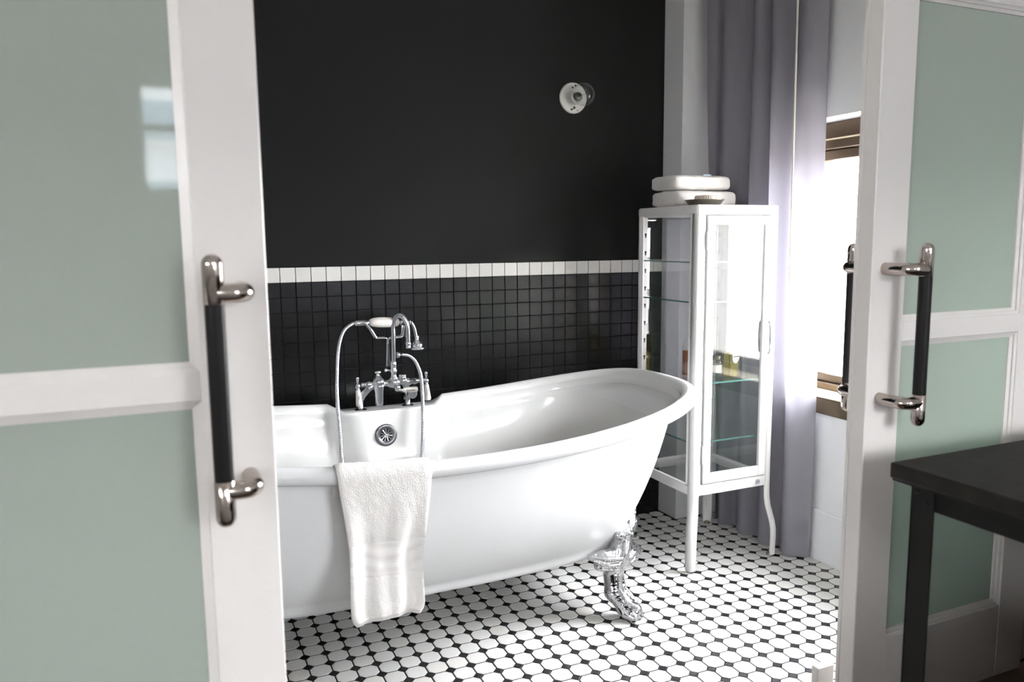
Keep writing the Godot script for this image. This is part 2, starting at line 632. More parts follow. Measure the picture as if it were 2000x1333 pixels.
func window_one(z0: float, z1: float) -> void:
	var w := thing("window_1", "bright bathroom window in a bronze metal frame beside the curtain", "window", Vector3(2.28, 0, 0), "", "structure")
	var st := begin(false)
	box(st, Vector3(-0.155, 0.545, z0), Vector3(0.06, 0.604, z1), 0.003)
	obj("sill", st, M.bronze, w)
	st = begin(false)
	box(st, Vector3(-0.158, 0.604, z0), Vector3(-0.04, 0.609, z1), 0.001)
	obj("sill_ledge", st, M.bronze_light, w)
	st = begin(false)
	box(st, Vector3(-0.04, 0.604, z0), Vector3(0.06, 0.632, z1), 0.002)
	obj("track", st, M.bronze, w)
	st = begin(false)
	box(st, Vector3(-0.012, 0.632, z0), Vector3(0.04, 0.662, z1), 0.003)
	obj("bottom_rail", st, M.bronze, w)
	st = begin(false)
	box(st, Vector3(-0.012, 1.455, z0), Vector3(0.04, 1.49, z1), 0.003)
	obj("top_rail", st, M.bronze, w)
	st = begin(false)
	box(st, Vector3(-0.04, 1.49, z0), Vector3(0.06, 1.585, z1), 0.003)
	obj("head", st, M.bronze, w)
	st = begin(false)
	box(st, Vector3(-0.05, 1.522, z0), Vector3(-0.04, 1.527, z1), 0.001)
	obj("head_bead", st, M.bronze_light, w)
	for z in [z0, z1 - 0.045]:
		st = begin(false)
		box(st, Vector3(-0.02, 0.609, z), Vector3(0.06, 1.585, z + 0.045), 0.003)
		obj("stile", st, M.bronze, w)
	st = begin(false)
	box(st, Vector3(0.004, 0.66, z0 + 0.04), Vector3(0.008, 1.457, z1 - 0.04))
	obj("pane", st, M.window_glass, w)


func window_two() -> void:
	for k in 2:
		var x0: float = [-0.09, 1.20][k]
		var x1: float = [0.23, 2.20][k]
		var y0: float = [1.45, 1.00][k]
		var y1 := 2.10
		var w := thing(["window_2", "window_3"][k], ["small high white window behind the camera, mirrored in the left door", "white framed window behind the camera, opposite the right door"][k], "window", Vector3(0, 0, 5.26), "", "structure")
		var st: SurfaceTool
		for y in ([y0, 1.81, y1 - 0.04] if k == 0 else [y0, y1 - 0.04]):
			st = begin(false)
			box(st, Vector3(x0, y, -0.03), Vector3(x1, y + 0.04, 0.05), 0.003)
			obj("rail", st, M.facade_frame, w)
		var bars: Array = [x0, x1 - 0.04] if k == 0 else [x0, 1.68, x1 - 0.04]
		for x in bars:
			st = begin(false)
			box(st, Vector3(x, y0, -0.03), Vector3(x + 0.04, y1, 0.05), 0.003)
			obj("stile", st, M.facade_frame, w)
		for i in bars.size() - 1:
			st = begin(false)
			box(st, Vector3(bars[i] + 0.04, y0 + 0.04, 0.006), Vector3(bars[i + 1], y1 - 0.04, 0.01))
			obj("pane", st, M.window_glass, w)


func window_three() -> void:
	var w := thing("window_4", "window in the left wall of the front room", "window", Vector3(-3.14, 0, 0), "", "structure")
	var st: SurfaceTool
	for r in [[1.50, 3.2, 1.54, 5.0], [1.86, 3.2, 1.90, 5.0]]:
		st = begin(false)
		box(st, Vector3(-0.03, r[0], r[1]), Vector3(0.03, r[2], r[3]), 0.003)
		obj("rail", st, M.facade_frame, w)
	for z in [3.2, 4.08, 4.96]:
		st = begin(false)
		box(st, Vector3(-0.03, 1.50, z), Vector3(0.03, 1.90, z + 0.04), 0.003)
		obj("stile", st, M.facade_frame, w)
	for z in [3.24, 4.12]:
		st = begin(false)
		box(st, Vector3(-0.002, 1.54, z), Vector3(0.002, 1.86, z + 0.84))
		obj("pane", st, M.window_glass, w)


func added_bed() -> void:
	# unseen, added below the frame: keeps the low daylight off the foot of the right door
	var o := Vector3(-0.225, 0, 3.03)
	var t := thing("added_bed", "unseen low block with a grey cover, added to shade the right door", "added_bed", o)
	var st := begin(false)
	box(st, Vector3(-1.06, 0.10, -0.96), Vector3(1.06, 0.34, 0.96), 0.01)
	obj("base", st, M.table_leg_steel, t)
	st = begin(false)
	box(st, Vector3(-1.07, 0.3405, -0.97), Vector3(1.07, 0.57, 0.97), 0.045)
	obj("mattress", st, M.added_bed_cover, t)
	for sx in [-1.0, 1.0]:
		for sz in [-1.0, 1.0]:
			st = begin(false)
			box(st, Vector3(sx * 0.95 - 0.04, 0.0, sz * 0.85 - 0.04), Vector3(sx * 0.95 + 0.04, 0.0995, sz * 0.85 + 0.04), 0.004)
			obj("leg", st, M.table_leg_steel, t)


func building(label: String, at: Vector3, turn: float, wide: float, tall: float, floors: int, bays: int) -> void:
	var b := thing("apartment_building", label, "building", at)
	b.rotation.y = turn
	var st := begin(false)
	box(st, Vector3(-wide * 0.5, -9, -4), Vector3(wide * 0.5, tall, 0))
	obj("facade_wall", st, M.facade, b)
	var bw := wide / bays
	var bh := (tall + 3.0) / floors
	var frame := boxmesh(Vector3(bw * 0.55, bh * 0.6, 0.16), 0.02)
	var pane := boxmesh(Vector3(bw * 0.46, bh * 0.5, 0.05), 0.0)
	for i in bays:
		for j in floors:
			var c := Vector3((i + 0.5) * bw - wide * 0.5, -3.0 + (j + 0.5) * bh, 0.04)
			var f := put("window", frame, M.facade_frame, b, c)
			put("pane", pane, M.facade_pane, f, Vector3(0, 0, 0.07))


# ---------------------------------------------------------------- sliding doors
func door(called: String, label: String, edge: float, dir: float) -> void:
	# edge: x of the meeting edge; the door runs from there in direction dir
	var d := thing(called, label, "door", Vector3(edge, 0, DOOR_Z), "", "structure")
	var wide := 0.620
	var sw := 0.105
	var zb := -0.041
	var X := func(a: float, b: float, ylo: float, yhi: float, zlo: float, zhi: float, bev: float, mt: Material, nm: String) -> void:
		var s := begin(false)
		box(s, Vector3(minf(a * dir, b * dir), ylo, zlo), Vector3(maxf(a * dir, b * dir), yhi, zhi), bev)
		obj(nm, s, mt, d)
	X.call(0.0, sw, 0.012, 2.49, zb, 0.0, 0.002, M.door_paint, "stile")
	X.call(wide - sw, wide, 0.012, 2.49, zb, 0.0, 0.002, M.door_paint, "stile")
	X.call(-0.0005, 0.014, 0.012, 2.49, zb - 0.011, zb + 0.0005, 0.0015, M.door_paint, "meeting_strip")
	var rails := [[0.012, 0.212], [0.935, 0.981], [1.706, 1.752], [2.39, 2.49]]
	for r in rails: X.call(sw - 0.001, wide - sw + 0.001, r[0], r[1], zb, -0.0006, 0.0015, M.door_paint, "rail")
	for k in 3:
		var ya: float = rails[k][1]
		var yb: float = rails[k + 1][0]
		X.call(sw, wide - sw, ya, yb, -0.024, -0.018, 0.0, M.satin_glass, "glass_pane")
		# a sloping glazing bead on the front of the pane
		var s := begin(false)
		var o := [Vector2(sw, ya), Vector2(wide - sw, ya), Vector2(wide - sw, yb), Vector2(sw, yb)]
		var bw := 0.014
		var q := [Vector2(sw + bw, ya + bw), Vector2(wide - sw - bw, ya + bw), Vector2(wide - sw - bw, yb - bw), Vector2(sw + bw, yb - bw)]
		var mid := []
		for i in 4: mid.append(o[i].lerp(q[i], 0.45))
		for i in 4:
			var j := (i + 1) % 4
			var V := func(p: Vector2, z: float) -> Vector3: return Vector3(p.x * dir, p.y, z)
			var strips := [[o, -0.004, mid, -0.007], [mid, -0.007, mid, -0.011], [mid, -0.011, q, -0.0145], [q, -0.0145, q, -0.019]]
			for t in strips:
				var c := [V.call(t[0][i], t[1]), V.call(t[0][j], t[1]), V.call(t[2][j], t[3]), V.call(t[2][i], t[3])]
				if dir > 0: quad(s, c[0], c[1], c[2], c[3])
				else: quad(s, c[3], c[2], c[1], c[0])
		obj("glazing_bead", s, M.door_paint, d)
	pull_handle(d, 0.040 * dir, 0.043 * dir, 0.0, 1.0)
	pull_handle(d, 0.042 * dir, 0.021 * dir, zb, -1.0)


func pull_handle(d: Node3D, post_x: float, shift: float, z: float, out: float) -> void:
	var h := Node3D.new()
	h.name = "pull_handle"
	d.add_child(h, true)
	tag(h, "long black pull handle with polished nickel ends")
	var bx := post_x + shift
	var bz := z + out * 0.070
	var r := 0.0147
	var st := begin()
	cyl(st, Vector3(bx, 0.822, bz), Vector3(bx, 1.090, bz), r - 0.0006, -1.0, 32)
	obj("grip", st, M.black_leather, h)
	for y in [[1.088, 1.161], [0.826, 0.754]]:
		st = begin()
		var a := Vector3(bx, y[0], bz)
		var b := Vector3(bx, y[1], bz)
		var L := a.distance_to(b)
		var prof := [Vector2(0, 0), Vector2(r - 0.0012, 0), Vector2(r, 0.0012)]
		for k in 9: prof.append(Vector2(r * cos(PI / 2 * k / 8.0), L - r + r * sin(PI / 2 * k / 8.0)))
		lathe(st, prof, toward(a, b), 36)
		obj("end_cap", st, M.nickel, h)
	for y in [1.104, 0.808]:
		st = begin()
		cyl(st, Vector3(post_x, y, z), Vector3(post_x, y, z + out * 0.052), 0.0142, -1.0, 32)
		pipe(st, [Vector3(post_x, y, z + out * 0.048), Vector3(post_x, y, z + out * 0.058), Vector3(post_x + shift * 0.22, y, z + out * 0.068), Vector3(post_x + shift * 0.5, y, z + out * 0.070), Vector3(bx, y, bz)], 0.0140, 6, 28)
		ball(st, Vector3(post_x + shift * 0.06, y, z + out * 0.058), 0.0148)
		obj("post", st, M.nickel, h)


# ---------------------------------------------------------------- bathtub
const TUB := Vector3(0.6802, 0.0, 0.5518)
const RIM_A := 0.8645
const RIM_B := 0.3976
const RIM_Y := 0.6073
const RISE := 0.0856
const RIM_R := 0.0223


func unit(t: float, n: float) -> Vector2:
	var c := cos(t)
	var s := sin(t)
	return Vector2(signf(c) * pow(absf(c), 2.0 / n), signf(s) * pow(absf(s), 2.0 / n))


func rim_y(ux: float) -> float:
	return RIM_Y + RISE * pow(absf(ux), 1.94)


func bathtub() -> void:
	var t := thing("bathtub", "white double slipper bathtub on silver claw feet by the black tiles", "bathtub", TUB)
	var N := 176
	var rows := []              # one row per profile step, from the bottom outside over the rim to the inside floor
	var split := 0
	var steps := []
	# outside: centre of bottom, rounded corner, wall
	for k in [0.0, 0.5, 0.86]: steps.append(["bottom", k])
	for k in 6: steps.append(["corner", k / 5.0])
	for k in range(1, 21): steps.append(["out", 1.0 - k / 20.0])
	for k in 15: steps.append(["roll", lerpf(-95.0, 215.0, k / 14.0)])
	split = steps.size() - 6
	for k in range(1, 21): steps.append(["in", k / 20.0])
	for k in [0.9, 0.7, 0.4, 0.0]: steps.append(["well", k])
	for s in steps:
		var row := PackedVector3Array()
		for i in N:
			var a := TAU * i / N
			var u := unit(a, 3.08)
			var uy := rim_y(u.x)
			var deck := 0.0
			if u.y < 0.0: deck = 1.0 - sstep(0.160, 0.196, absf(u.x * RIM_A))
			var p := Vector3.ZERO
			var q := Vector3.ZERO
			match s[0]:
				"bottom":
					var v := unit(a, 2.96)
					p = Vector3(v.x * 0.63 * s[1], 0.170, v.y * 0.162 * s[1])
					q = p
				"corner":
					var v := unit(a, 2.96)
					var e := 0.0346
					var f: float = PI / 2 * s[1]
					p = Vector3(v.x * (0.664 - e * (1.0 - sin(f))), 0.2045 - e * cos(f), v.y * (0.196 - e * (1.0 - sin(f))))
					q = p
				"out":
					var k: float = s[1]
					var v := unit(a, lerpf(3.08, 2.96, k))
					var A := 0.806 + (0.664 - 0.806) * pow(k, 1.05)
					var B := 0.372 + (0.196 - 0.372) * pow(k, 2.45)
					p = Vector3(v.x * A, lerpf(uy - 0.030, 0.2045, k), v.y * B)
					q = p
				"roll":
					var f := deg_to_rad(s[1])
					var fl := 1.0 + 0.25 * sstep(100.0, 200.0, s[1])      # a little flatter towards the inside
					p = Vector3(u.x * (RIM_A + RIM_R * cos(f) * fl), uy + RIM_R * sin(f), u.y * (RIM_B + RIM_R * cos(f) * fl))
					# on the tap deck the rim is a flat ledge
					var g: float = (s[1] + 95.0) / 310.0
					var dx := lerpf(0.010, -0.075, clampf((g - 0.25) / 0.6, 0.0, 1.0))
					var dy := -0.006 if g > 0.25 and g < 0.9 else -0.016
					if g < 0.2: dy = lerpf(-0.03, -0.012, g / 0.2)
					q = Vector3(u.x * RIM_A, RIM_Y + dy + 0.010, u.y * (RIM_B + dx))
				"in":
					var k: float = s[1]
					var v := unit(a, lerpf(3.08, 2.8, k))
					var A := 0.832 + (0.615 - 0.832) * pow(k, 0.95)
					var B := 0.364 + (0.165 - 0.364) * pow(k, 2.2)
					var y := lerpf(uy - 0.016, 0.232, 1.0 - pow(1.0 - k, 1.0))
					p = Vector3(v.x * A, y, v.y * B)
					q = Vector3(v.x * A, minf(y, RIM_Y - 0.010 - 0.02 * k), v.y * (0.320 + (0.165 - 0.320) * pow(k, 2.2)))
				"well":
					var v := unit(a, 2.8)
					p = Vector3(v.x * 0.615 * s[1], 0.222 + 0.008 * s[1], v.y * 0.165 * s[1])
					q = p
			row.append(p.lerp(q, deck))
		rows.append(row)
	var st := begin()
	grid(st, rows.slice(0, split + 1), true, true)
	obj("outer_shell", st, M.enamel_outside, t)
	st = begin()
	grid(st, rows.slice(split), true, true)
	obj("inner_basin", st, M.enamel, t)

	# overflow drain in the back wall, under the taps
	var c := Vector3(-0.026, 0.527, -0.3165)
	st = begin()
	lathe(st, [Vector2(0.0, 0.002), Vector2(0.0205, 0.002), Vector2(0.0215, 0.0055), Vector2(0.034, 0.0065), Vector2(0.0375, 0.004), Vector2(0.038, -0.006)], toward(c, c + Vector3(0, 0.12, 1)), 40)
	var ring := obj("overflow_ring", st, M.satin_metal, t)
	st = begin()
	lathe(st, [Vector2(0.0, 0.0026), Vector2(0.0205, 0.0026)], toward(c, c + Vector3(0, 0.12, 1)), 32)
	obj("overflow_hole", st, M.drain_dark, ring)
	st = begin()
	var face := toward(c, c + Vector3(0, 0.12, 1))
	for k in 11:
		var a := TAU * k / 11.0
		cyl(st, face * Vector3(0.004 * cos(a), 0.004, 0.004 * sin(a)), face * Vector3(0.0207 * cos(a), 0.0045, 0.0207 * sin(a)), 0.0014, 0.0019, 8)
	ball(st, face * Vector3(0, 0.005, 0), 0.0052, Vector3(1, 1, 0.7), 12)
	obj("overflow_grate", st, M.chrome, ring)

	# claw feet
	var foot := claw_foot()
	var at := Vector3(1.2515, 0, 0.7765) - TUB
	for k in 4:
		var o := put("claw_foot", foot, M.chrome_cast, t)
		o.transform = Transform3D(Basis.from_scale(Vector3(1 if k < 2 else -1, 1, 1 if k % 2 == 0 else -1)), Vector3(at.x if k < 2 else -at.x, 0, at.z if k % 2 == 0 else -at.z))
		if k == 0: tag(o, "ornate silver claw foot with leaf scrolls")


func claw_foot() -> ArrayMesh:
	var base := Vector3(1.2515, 0, 0.7765)
	var C := []
	for a in [
		# x, y, z, r -> x, y, z, r
		[1.258, 0.042, 0.788, 0.031, 1.232, 0.078, 0.758, 0.030],
		[1.232, 0.078, 0.758, 0.030, 1.234, 0.128, 0.744, 0.028],
		[1.262, 0.032, 0.792, 0.031, 1.280, 0.026, 0.804, 0.025],
		[1.270, 0.024, 0.780, 0.019, 1.298, 0.015, 0.788, 0.014],
		[1.252, 0.022, 0.802, 0.018, 1.264, 0.014, 0.826, 0.013],
		[1.280, 0.022, 0.802, 0.016, 1.292, 0.013, 0.814, 0.013],
		[1.236, 0.128, 0.744, 0.026, 1.262, 0.175, 0.732, 0.040],
		[1.262, 0.175, 0.732, 0.040, 1.292, 0.226, 0.706, 0.034],
		[1.250, 0.182, 0.738, 0.034, 1.200, 0.188, 0.745, 0.026],
		[1.200, 0.188, 0.745, 0.026, 1.152, 0.199, 0.742, 0.010],
		[1.225, 0.158, 0.748, 0.023, 1.180, 0.166, 0.748, 0.013],
		[1.285, 0.192, 0.718, 0.034, 1.340, 0.168, 0.692, 0.028],
		[1.340, 0.168, 0.692, 0.028, 1.344, 0.148, 0.684, 0.022],
		[1.300, 0.228, 0.698, 0.033, 1.340, 0.254, 0.672, 0.027],
		[1.340, 0.254, 0.672, 0.027, 1.370, 0.296, 0.648, 0.011],
		[1.262, 0.248, 0.738, 0.0145, 1.264, 0.251, 0.739, 0.0145],
		[1.292, 0.246, 0.733, 0.0145, 1.294, 0.249, 0.734, 0.0145],
	]:
		C.append([Vector3(a[0], a[1], a[2]) - base, Vector3(a[4], a[5], a[6]) - base, a[3], a[7]])
	# raised veins, scrolls and claws laid over the body of the foot
	var D := []
	for a in [
		[1.292, 0.215, 0.735, 0.006, 1.330, 0.258, 0.700, 0.0055], [1.330, 0.258, 0.700, 0.0055, 1.366, 0.300, 0.660, 0.004],
		[1.306, 0.232, 0.732, 0.005, 1.345, 0.240, 0.700, 0.004], [1.322, 0.250, 0.716, 0.005, 1.360, 0.262, 0.680, 0.004],
		[1.300, 0.232, 0.732, 0.005, 1.306, 0.262, 0.712, 0.004], [1.318, 0.252, 0.716, 0.005, 1.332, 0.282, 0.690, 0.004],
		[1.250, 0.190, 0.774, 0.006, 1.200, 0.196, 0.772, 0.006], [1.200, 0.196, 0.772, 0.006, 1.155, 0.204, 0.752, 0.005],
		[1.240, 0.172, 0.776, 0.006, 1.195, 0.176, 0.772, 0.005], [1.195, 0.176, 0.772, 0.005, 1.165, 0.188, 0.756, 0.004],
		[1.232, 0.156, 0.774, 0.005, 1.190, 0.160, 0.764, 0.004],
		[1.252, 0.150, 0.772, 0.006, 1.262, 0.200, 0.772, 0.007], [1.262, 0.200, 0.772, 0.007, 1.278, 0.232, 0.752, 0.006],
		[1.276, 0.168, 0.766, 0.006, 1.312, 0.188, 0.748, 0.006], [1.312, 0.188, 0.748, 0.006, 1.350, 0.186, 0.712, 0.005],
		[1.282, 0.152, 0.756, 0.005, 1.322, 0.160, 0.734, 0.005], [1.322, 0.160, 0.734, 0.005, 1.356, 0.156, 0.700, 0.004],
		[1.240, 0.136, 0.773, 0.006, 1.234, 0.100, 0.790, 0.006], [1.234, 0.100, 0.790, 0.006, 1.246, 0.066, 0.812, 0.006], [1.246, 0.066, 0.812, 0.006, 1.272, 0.048, 0.824, 0.006],
		[1.262, 0.130, 0.760, 0.005, 1.262, 0.095, 0.772, 0.005], [1.262, 0.095, 0.772, 0.005, 1.290, 0.052, 0.800, 0.005],
	]:
		D.append([Vector3(a[0], a[1], a[2]) - base, Vector3(a[4], a[5], a[6]) - base, a[3], a[7]])
	var n := FastNoiseLite.new()
	n.seed = 4
	n.frequency = 38.0
	n.fractal_octaves = 2
	var field := func(p: Vector3) -> float:
		var d := 1.0
		for c in C:
			var e := capsule(p, c[0], c[1], c[2], c[3])
			var h := clampf(0.5 + 0.5 * (d - e) / 0.007, 0.0, 1.0)
			d = lerpf(d, e, h) - 0.007 * h * (1.0 - h)
		if d < 0.014:
			if p.y > 0.135:
				# leaf veins running out along the scrolls
				var v := sin((p.x * 0.9 - p.y * 0.5 + p.z * 0.3) * 330.0)
				d += 0.0030 * (1.0 - absf(v)) * sstep(0.13, 0.17, p.y) + 0.0016 * n.get_noise_3d(p.x, p.y, p.z)
			elif p.y > 0.045:
				# two rows of ribs along the leg, with a smooth ridge between
				var side := absf(sin((p.x - p.z) * 95.0 + 2.2))
				d += 0.0020 * (1.0 - absf(sin(p.y * 330.0))) * sstep(0.45, 0.75, side)
			else:
				d += 0.0010 * n.get_noise_3d(p.x, p.y, p.z)
		if d < 0.02:
			for c in D:
				var e := capsule(p, c[0], c[1], c[2], c[3])
				var h := clampf(0.5 + 0.5 * (d - e) / 0.0025, 0.0, 1.0)
				d = lerpf(d, e, h) - 0.0025 * h * (1.0 - h)
		return maxf(d, 0.0005 - p.y)
	return nets(field, Vector3(-0.115, -0.008, -0.15), Vector3(0.135, 0.318, 0.070), 0.0036)


# ---------------------------------------------------------------- taps and hand shower
func text(s: String, size: float, mt: Material, parent: Node, xf: Transform3D, depth := 0.0004) -> void:
	var m := TextMesh.new()
	var f := SystemFont.new()
	f.font_names = PackedStringArray(["Droid Sans"])
	f.font_weight = 700
	m.font = f
	m.text = s
	m.font_size = 16
	m.pixel_size = size / 16.0
	m.depth = depth
	var o := put("lettering", m, mt, parent)
	o.transform = xf


func faucet() -> void:
	var Z := 0.19
	var t := thing("bath_faucet", "chrome bath taps with hand shower standing on the tub rim", "faucet", Vector3(0.69, 0.607, Z))
	var o := t.position
	var V := func(x: float, y: float, z := 0.0) -> Vector3: return Vector3(x, y, Z + z) - o
	var st: SurfaceTool

	# risers standing on the rim
	for k in 2:
		var x: float = 0.583 if k == 0 else 0.747
		st = begin()
		lathe(st, [Vector2(0, 0), Vector2(0.0215, 0), Vector2(0.0215, 0.003), Vector2(0.017, 0.0065), Vector2(0.012, 0.008), Vector2(0.0105, 0.012), Vector2(0.0105, 0.030), Vector2(0.0, 0.030)], Transform3D(Basis.IDENTITY, V.call(x, 0.6075, -0.004)), 28)
		lathe(st, [Vector2(0.0, 0.026), Vector2(0.0135, 0.026), Vector2(0.0135, 0.036), Vector2(0.0, 0.036)], Transform3D(Basis.IDENTITY, V.call(x, 0.6075, -0.004)), 6, false)
		cyl(st, V.call(x, 0.640, -0.004), V.call(x, 0.668, -0.004), 0.0095, 0.009)
		obj("riser", st, M.chrome, t)
	# swing arms from the risers up to the tap bodies
	st = begin()
	pipe(st, [V.call(0.583, 0.648, -0.002), V.call(0.590, 0.664, 0.006), V.call(0.610, 0.684, 0.010), V.call(0.628, 0.695, 0.008)], 0.0125)
	obj("swing_arm", st, M.chrome, t)
	st = begin()
	pipe(st, [V.call(0.747, 0.655, -0.002), V.call(0.745, 0.672, 0.002), V.call(0.736, 0.688, 0.004), V.call(0.729, 0.697, 0.004)], 0.0125)
	obj("swing_arm", st, M.chrome, t)
	# discs where the arms turn
	st = begin()
	cyl(st, V.call(0.759, 0.655, 0.0), V.call(0.759, 0.655, 0.022), 0.0185, 0.0175, 28, 0.004)
	obj("swivel_disc", st, M.chrome, t)

	# cross body with its swellings
	st = begin()
	var prof := []
	for a in [[0.0, 0.0], [0.007, 0.0], [0.0085, 0.003], [0.0078, 0.012], [0.010, 0.020], [0.0125, 0.026], [0.010, 0.032], [0.014, 0.040], [0.0195, 0.052], [0.0205, 0.060], [0.0185, 0.070], [0.012, 0.078], [0.0105, 0.086], [0.0145, 0.094], [0.0190, 0.106], [0.0205, 0.116], [0.0185, 0.126], [0.012, 0.134], [0.0105, 0.140], [0.0150, 0.148], [0.0180, 0.156], [0.0165, 0.166], [0.0110, 0.176], [0.0130, 0.186], [0.0100, 0.194], [0.0078, 0.204], [0.0085, 0.222], [0.007, 0.226], [0.0, 0.226]]:
		prof.append(Vector2(a[0], a[1]))
	lathe(st, prof, toward(V.call(0.583, 0.698, 0.010), V.call(0.809, 0.697, 0.010)), 28)
	obj("tap_body", st, M.chrome, t)
	# bonnets
	st = begin()
	lathe(st, [Vector2(0, 0), Vector2(0.024, 0), Vector2(0.0245, 0.006), Vector2(0.021, 0.014), Vector2(0.014, 0.022), Vector2(0.008, 0.026), Vector2(0.007, 0.032), Vector2(0.0125, 0.034), Vector2(0.0135, 0.038), Vector2(0.012, 0.042), Vector2(0.005, 0.044), Vector2(0, 0.044)], Transform3D(Basis.IDENTITY, V.call(0.641, 0.700, 0.010)), 28)
	obj("bonnet", st, M.chrome, t)
	st = begin()
	lathe(st, [Vector2(0, 0), Vector2(0.021, 0), Vector2(0.0215, 0.006), Vector2(0.018, 0.013), Vector2(0.014, 0.018), Vector2(0.016, 0.021), Vector2(0.013, 0.025), Vector2(0, 0.026)], Transform3D(Basis.IDENTITY, V.call(0.727, 0.699, 0.010)), 28)
	obj("bonnet", st, M.chrome, t)
	# tub filler below the left bonnet
	st = begin()
	lathe(st, [Vector2(0, 0), Vector2(0.010, 0), Vector2(0.0125, 0.004), Vector2(0.0155, 0.020), Vector2(0.0165, 0.045), Vector2(0.0195, 0.064), Vector2(0.0215, 0.074), Vector2(0, 0.076)], Transform3D(Basis.IDENTITY, V.call(0.643, 0.622, 0.014)), 28)
	obj("filler_spout", st, M.chrome, t)

	# hot and cold levers
	for k in 2:
		var x: float = 0.572 if k == 0 else 0.811
		var lev := Node3D.new()
		lev.name = "lever"
		t.add_child(lev, true)
		st = begin()
		ball(st, V.call(x, 0.695, 0.010), 0.0105)
		lathe(st, [Vector2(0, 0), Vector2(0.0045, 0), Vector2(0.004, 0.006), Vector2(0.0052, 0.009), Vector2(0.0062, 0.020), Vector2(0.005, 0.024), Vector2(0, 0.025)], Transform3D(Basis.IDENTITY, V.call(x, 0.702, 0.010)), 18)
		lathe(st, [Vector2(0, 0), Vector2(0.0075, 0), Vector2(0.0065, 0.008), Vector2(0, 0.009)], toward(V.call(x, 0.681, 0.012), V.call(x, 0.695, 0.010)), 18)
		obj("hub", st, M.chrome, lev)
		st = begin()
		lathe(st, [Vector2(0, 0), Vector2(0.0058, 0), Vector2(0.0076, 0.004), Vector2(0.0098, 0.030), Vector2(0.0116, 0.048), Vector2(0.0112, 0.054), Vector2(0.008, 0.0575), Vector2(0, 0.058)], toward(V.call(x, 0.684, 0.012), V.call(x + 0.002, 0.627, 0.020)), 22)
		obj("grip", st, M.porcelain, lev)
		text("HOT" if k == 0 else "COLD", 0.0085, M.print_black, lev, Transform3D(Basis(Vector3(0, -1, 0), Vector3(0.95, 0, -0.31), Vector3(0.31, 0, 0.95)), V.call(x - 0.001, 0.656, 0.0275)))
	# diverter lever
	var dl := Node3D.new()
	dl.name = "diverter_lever"
	t.add_child(dl, true)
	st = begin()
	lathe(st, [Vector2(0, 0), Vector2(0.008, 0.0), Vector2(0.009, 0.010), Vector2(0.012, 0.018), Vector2(0.010, 0.026), Vector2(0, 0.027)], toward(V.call(0.702, 0.688, 0.016), V.call(0.702, 0.680, 0.040)), 20)
	pipe(st, [V.call(0.700, 0.680, 0.036), V.call(0.714, 0.675, 0.040), V.call(0.726, 0.674, 0.040)], 0.006)
	obj("hub", st, M.chrome, dl)
	st = begin()
	lathe(st, [Vector2(0, 0), Vector2(0.0066, 0), Vector2(0.0078, 0.004), Vector2(0.0096, 0.034), Vector2(0.0098, 0.046), Vector2(0.0075, 0.051), Vector2(0, 0.052)], toward(V.call(0.719, 0.674, 0.040), V.call(0.771, 0.6735, 0.040)), 22)
	obj("grip", st, M.porcelain, dl)
	text("SHOWER", 0.0085, M.print_black, dl, Transform3D(Basis.IDENTITY, V.call(0.746, 0.6725, 0.0494)))

	# goose neck
	st = begin()
	lathe(st, [Vector2(0, 0), Vector2(0.016, 0), Vector2(0.017, 0.006), Vector2(0.012, 0.012), Vector2(0.011, 0.022), Vector2(0.0145, 0.028), Vector2(0.0145, 0.034), Vector2(0.0105, 0.039), Vector2(0.0125, 0.046), Vector2(0.0125, 0.060), Vector2(0.0095, 0.066), Vector2(0, 0.067)], Transform3D(Basis.IDENTITY, V.call(0.696, 0.707, 0.010)), 28)
	obj("collar", st, M.chrome, t)
	st = begin()
	pipe(st, [V.call(0.697, 0.765, 0.010), V.call(0.698, 0.800, 0.010), V.call(0.699, 0.850, 0.010), V.call(0.699, 0.892, 0.010), V.call(0.704, 0.915, 0.012), V.call(0.716, 0.926, 0.016), V.call(0.730, 0.922, 0.022), V.call(0.740, 0.905, 0.026), V.call(0.744, 0.885, 0.028), V.call(0.745, 0.850, 0.028), V.call(0.745, 0.834, 0.028)], 0.0086, 8, 20)
	obj("goose_neck", st, M.chrome, t)
	st = begin()
	lathe(st, [Vector2(0, 0), Vector2(0.0085, 0), Vector2(0.0098, 0.002), Vector2(0.0098, 0.007), Vector2(0.0085, 0.009), Vector2(0.0105, 0.012), Vector2(0.0105, 0.019), Vector2(0.009, 0.022), Vector2(0, 0.024)], Transform3D(Basis.IDENTITY, V.call(0.745, 0.814, 0.028)), 24)
	obj("aerator", st, M.chrome, t)

	# cradle
	st = begin()
	pipe(st, [V.call(0.677, 0.752, 0.0), V.call(0.679, 0.790, 0.0), V.call(0.681, 0.836, 0.0)], 0.0040)
	pipe(st, [V.call(0.686, 0.752, -0.006), V.call(0.687, 0.790, -0.006), V.call(0.686, 0.838, -0.006)], 0.0026)
	for z in [-0.012, 0.012]:
		pipe(st, [V.call(0.681, 0.834, 0.0), V.call(0.680, 0.846, z * 0.3), V.call(0.672, 0.8515, z * 0.6), V.call(0.644, 0.853, z), V.call(0.638, 0.858, z), V.call(0.624, 0.882, z), V.call(0.611, 0.899, z), V.call(0.607, 0.906, z)], 0.0036)
		pipe(st, [V.call(0.681, 0.834, 0.0), V.call(0.686, 0.847, z * 0.3), V.call(0.698, 0.851, z * 0.6), V.call(0.724, 0.852, z), V.call(0.731, 0.855, z), V.call(0.735, 0.866, z), V.call(0.736, 0.892, z)], 0.0036)
	obj("cradle", st, M.chrome, t)
	st = begin()
	ball(st, V.call(0.671, 0.741, 0.006), 0.0075)
	cyl(st, V.call(0.671, 0.741, 0.004), V.call(0.690, 0.738, 0.004), 0.0045)
	obj("cradle_screw", st, M.chrome, t)

